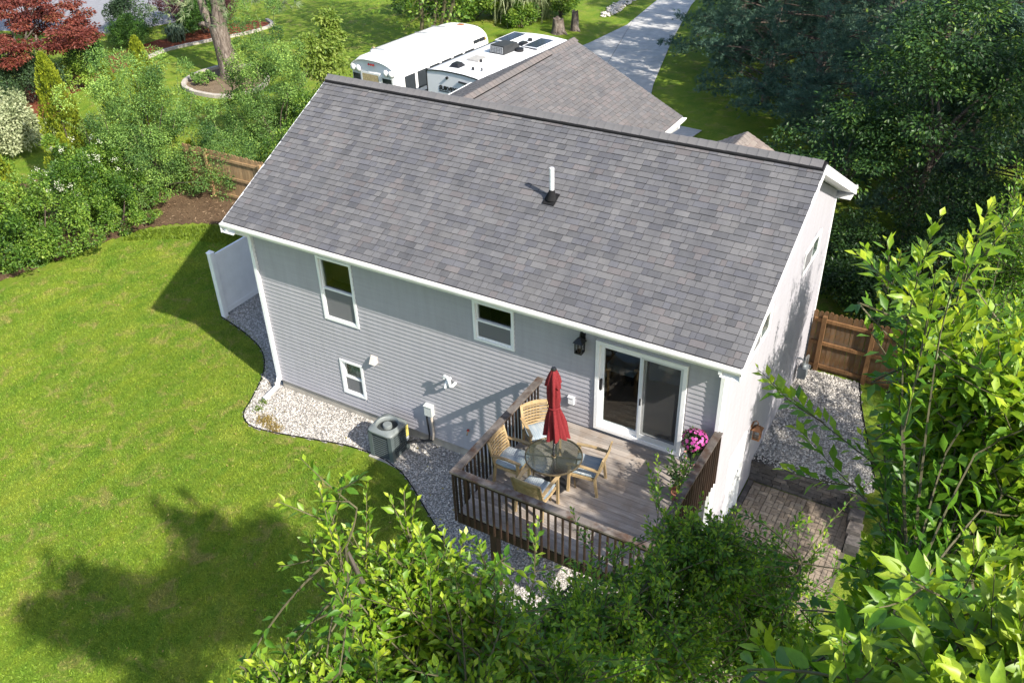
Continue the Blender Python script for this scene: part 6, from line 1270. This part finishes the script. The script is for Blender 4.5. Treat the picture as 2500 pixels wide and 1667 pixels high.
for j in range(30):
    a = rg.uniform(-.6, 1.9) if j < 18 else rg.uniform(0, 2*PI); s = tb+vec(-.6, .5, rg.uniform(4.2, 9)); e = s+vec(math.cos(a), math.sin(a), -.28)*rg.uniform(2, 4.4); tw.tube(bez(s, (s+e)/2+UP*.4, e, 5), [.06, .045, .03, .02, .01], 6)
    for _ in range(46):
        t = rg.uniform(.35, 1); q = s*(1-t)+e*t+UP*.8*t*(1-t)+rg.normal(0, .3, 3); P.append(q); A.append(vec(math.cos(a), math.sin(a), -.2)+rg.normal(0, .5, 3))
tw.build('branches', m_twig_dk, old); P, A = np.array(P), np.array(A); V, F = inst(NDV, NDF, frames(A, rg.normal(size=A.shape))*rg.uniform(.25, .4, (len(P), 1, 1)), P); np_obj('needles', V, F, m_needle_pale, old, tint=np.repeat(rg.uniform(0, 1, len(P)), len(NDV)))
ringt = thing('stone_edging', 'ring of pale edging stones around the old leaning trunk', 'edging', (-19, 17, 0)); m_edge = simple('pale_edging_stone', (.4, .36, .31), .9, .2, 5, .4, 30)
RP = smooth_poly([(-17.0, 15.2), (-18.4, 14.9), (-19.8, 15.2), (-20.6, 16.0), (-20.9, 17.2), (-20.6, 18.4), (-19.5, 19.0), (-18.2, 18.7), (-17.0, 17.7), (-16.5, 16.4)], 4, True)
for a, b_ in zip(RP, RP[1:]+RP[:1]): MB().beam((*a, .06), (a[0]*.06+b_[0]*.94, a[1]*.06+b_[1]*.94, .06), .2, .2+random.uniform(-.03, .03)).build('edging_stone', m_edge, ringt)
bed(RP, mulch_mat('leaf_litter', (.1, .07, .045), (.2, .15, .1), (.34, .27, .19)), .03, .12)
bush('hosta', 'low green perennials inside the stone ring', 'perennial', (-19.6, 16.2, .03), (.8, .6, .25), 1500, .1, m_olive, 20, 67, stems=3)
# red bed edging
redr = thing('stone_edging', 'curved row of pale edging stones along the red mulch', 'edging', (-24.5, 20, 0)); RE = smooth_poly([(-25.0, 16.6), (-25.6, 19.0), (-24.9, 21.4), (-24.0, 23.6), (-23.9, 25.4), (-25.0, 26.2)], 6)
for a, b_ in zip(RE[:-1], RE[1:]): MB().beam((*a, .05), (a[0]*.05+b_[0]*.95, a[1]*.05+b_[1]*.95, .05), .18, .16).build('edging_stone', m_edge, redr)
# far shrubs by the drive
ms = thing('multi_stem_tree', 'thin multi stemmed tree standing behind the bus', 'tree', (-12.7, 24.6, 0)); rg = np.random.default_rng(68); P = []; tw = MB()
for j, (dx, dy) in enumerate(((-.5, .1), (-.1, -.2), (.35, .2), (.7, .5), (1.2, .2))):
    b0 = vec(-12.7+dx*.5, 24.6+dy, -.1); top = b0+vec(dx*2.6, rg.normal(0, 1.2), rg.uniform(8, 10.5)); mid = (b0+top)/2+vec(rg.normal(0, .3), 0, 0); MB().tube(bez(b0, mid, top, 9), list(np.linspace(.11, .03, 9)), 7).build('stem', m_twig, ms, True)
    pts = bez(b0, mid, top, 40)
    for _ in range(34):
        i = rg.integers(6, 40); s = pts[i]; e = s+rg.normal(0, 1, 3)*vec(2.1, 2.1, .8)*(1.0 if i > 16 else .3); tw.tube([s, (s+e)/2+UP*.15, e], [.025, .015, .005], 5)
        m = 130 if i > 16 else 12; P.append(e+rg.normal(0, .5, (m, 3)))
tw.build('branches', m_twig, ms); P = np.concatenate(P); n = len(P); V, F = inst(LEAF2V, LEAF2F, frames(rg.normal(size=(n, 3)), rg.normal(size=(n, 3))+UP)*rg.uniform(.14, .24, (n, 1, 1)), P); np_obj('crown', V, F, m_vib, ms, tint=np.repeat(np.clip(rg.normal(.55, .2, n), 0, 1), 4))
def tallgrass(loc, n, h, spread, lab, mat, seed):
    rg = np.random.default_rng(seed); r = thing('ornamental_grass', lab, 'grass clump', loc); b = np.array(loc)+np.column_stack([rg.normal(0, spread*.35, (n, 2)), np.zeros(n)]); a = rg.uniform(0, 2*PI, n); ln = rg.uniform(.6, 1.1, n)*h; o = np.stack([np.cos(a), np.sin(a), np.zeros(n)], 1); sd = np.stack([-np.sin(a), np.cos(a), np.zeros(n)], 1)*.022; sp = rg.uniform(.2, .8, n)[:, None]*spread
    p1 = b+UP*ln[:, None]*.65+o*sp*.45; p2 = b+UP*ln[:, None]*.85+o*sp*1.0; p3 = b+UP*(ln*.62)[:, None]+o*sp*1.55
    V = np.stack([b-sd, b+sd, p1-sd, p1+sd, p2-sd, p2+sd, p3], 1).reshape(-1, 3); k = (np.arange(n)*7)[:, None, None]; F = (np.array([(0, 1, 3), (0, 3, 2), (2, 3, 5), (2, 5, 4), (4, 5, 6)])[None]+k).reshape(-1, 3); np_obj('blades', V, F, mat, r, tint=np.repeat(rg.uniform(0, 1, n), 7))
m_og = leafmat('striped_grass_blade', [(0, (.12, .17, .07)), (1, (.38, .42, .24))], .5, .2)
tallgrass((-11.9, 33.0, 0), 1500, 2.6, 1.7, 'tall arching ornamental grass clump beside the far lawn', m_og, 69); tallgrass((-29.3, 19.6, 0), 500, .9, .5, 'blue green grass tuft beside the asphalt court', leafmat('blue_grass', [(0, (.05, .09, .05)), (1, (.14, .2, .13))], .5, .2), 70); tallgrass((-26.6, 20.9, 0), 500, .9, .5, 'blue green iris tuft in front of the purple shrubs', bpy.data.materials['blue_grass'], 71)
bush('far_shrub', 'sunlit green shrub at the base of the ornamental grass', 'shrub', (-10.9, 31.3, 0), (1.0, .9, .75), 4000, .12, m_vib, 30, 72, tmean=.62); bush('far_shrub', 'sunlit yellow green shrub between thin stems and ornamental grass', 'shrub', (-14.2, 31.6, 0), (1.9, 1.5, 1.3), 9000, .14, m_vib, 40, 73, tmean=.66); bush('far_shrub', 'dark green shrub behind the thin stemmed tree', 'shrub', (-17.5, 31.5, 0), (2.0, 1.6, 1.5), 8000, .14, m_vib, 40, 74, tmean=.4); bush('far_shrub', 'white flecked shrub beside the ornamental grass', 'shrub', (-10.0, 34, 0), (1.1, 1.0, 1.2), 4500, .12, m_vib, 30, 75, tmean=.5)
def stump(x, y, h, r_, lab, seed):
    rg = np.random.default_rng(seed); s = thing('stump', lab, 'stump', (x, y, 0)); n = 12; V = []
    for z, k in ((-.1, 1.35), (.12, 1.0), (h*.6, .85), (h, .75), (h*.85, .3)): V += [(x+r_*k*math.cos(j*2*PI/n)*rg.uniform(.85, 1.15), y+r_*k*math.sin(j*2*PI/n)*rg.uniform(.85, 1.15), z+(rg.uniform(-.1, .15)*h if z > h*.7 else 0)) for j in range(n)]
    MB().add(V, [(i*n+j, i*n+(j+1) % n, (i+1)*n+(j+1) % n, (i+1)*n+j) for i in range(4) for j in range(n)]+[tuple(range(4*n, 5*n))]).build('trunk', m_bark, s, True); MB().tube([(x+r_*.6, y, .1), (x+r_*1.3, y-.1, .02), (x+r_*1.8, y-.15, -.05)], [.12, .08, .04], 7).build('root', m_bark, s, True)
stump(-8.5, 31.0, .75, .38, 'broad grey tree stump in the grass behind the camper', 76); stump(-7.9, 31.8, .95, .22, 'narrow tall stump next to the broad stump', 77)

rg = np.random.default_rng(99)
for k, (x, y, rr, n_, lab) in enumerate(((.55, -1.2, .28, 500, 'dry tan grass weed patch at the gravel corner'), (.95, -1.32, .22, 320, 'browned weed patch on the gravel edge'), (.1, -.95, .14, 160, 'small green weed tuft in the pale gravel'), (.0, -.7, .1, 120, 'tiny green weed tuft near the downspout foot'))):
    q = np.column_stack([x+rg.normal(0, rr*.5, n_), y+rg.normal(0, rr*.35, n_)]); V, F, tt = blades(q, (.05, .12), (.008, .018)); o = np_obj('weed_patch', V, F, leafmat('weed_%d' % k, [(0, (.2, .16, .05)), (1, (.4, .3, .1))] if k < 2 else [(0, (.08, .14, .02)), (1, (.18, .25, .04))], .7, .3), None, tint=tt); tag(o, lab, 'weeds', kind='stuff')

# fallen leaves on the lawn and gravel
rg = np.random.default_rng(123); q = rg.uniform((-10, -8), (9, 4), (900, 2)); q = q[inpoly(q, LAWN_NEAR) | inpoly(q, GR_REAR_POLY)]; q = q[~inpoly(q, HOUSE_FP)]; n = len(q)
V, F = inst(LEAF2V, LEAF2F, frames(np.column_stack([rg.normal(size=(n, 2)), rg.normal(0, .2, n)]), np.column_stack([rg.normal(0, .35, (n, 2)), np.ones(n)]))*rg.uniform(.035, .07, (n, 1, 1)), np.column_stack([q, hf(q[:, 0], q[:, 1])+.06]))
o = np_obj('fallen_leaves', V, F, leafmat('dry_leaf', [(0, (.16, .1, .04)), (.5, (.3, .24, .07)), (1, (.42, .38, .1))], .7, .2), tint=np.repeat(rg.uniform(0, 1, n), 4)); tag(o, 'scattered fallen leaves on the lawn and rear gravel', 'leaves', kind='stuff')
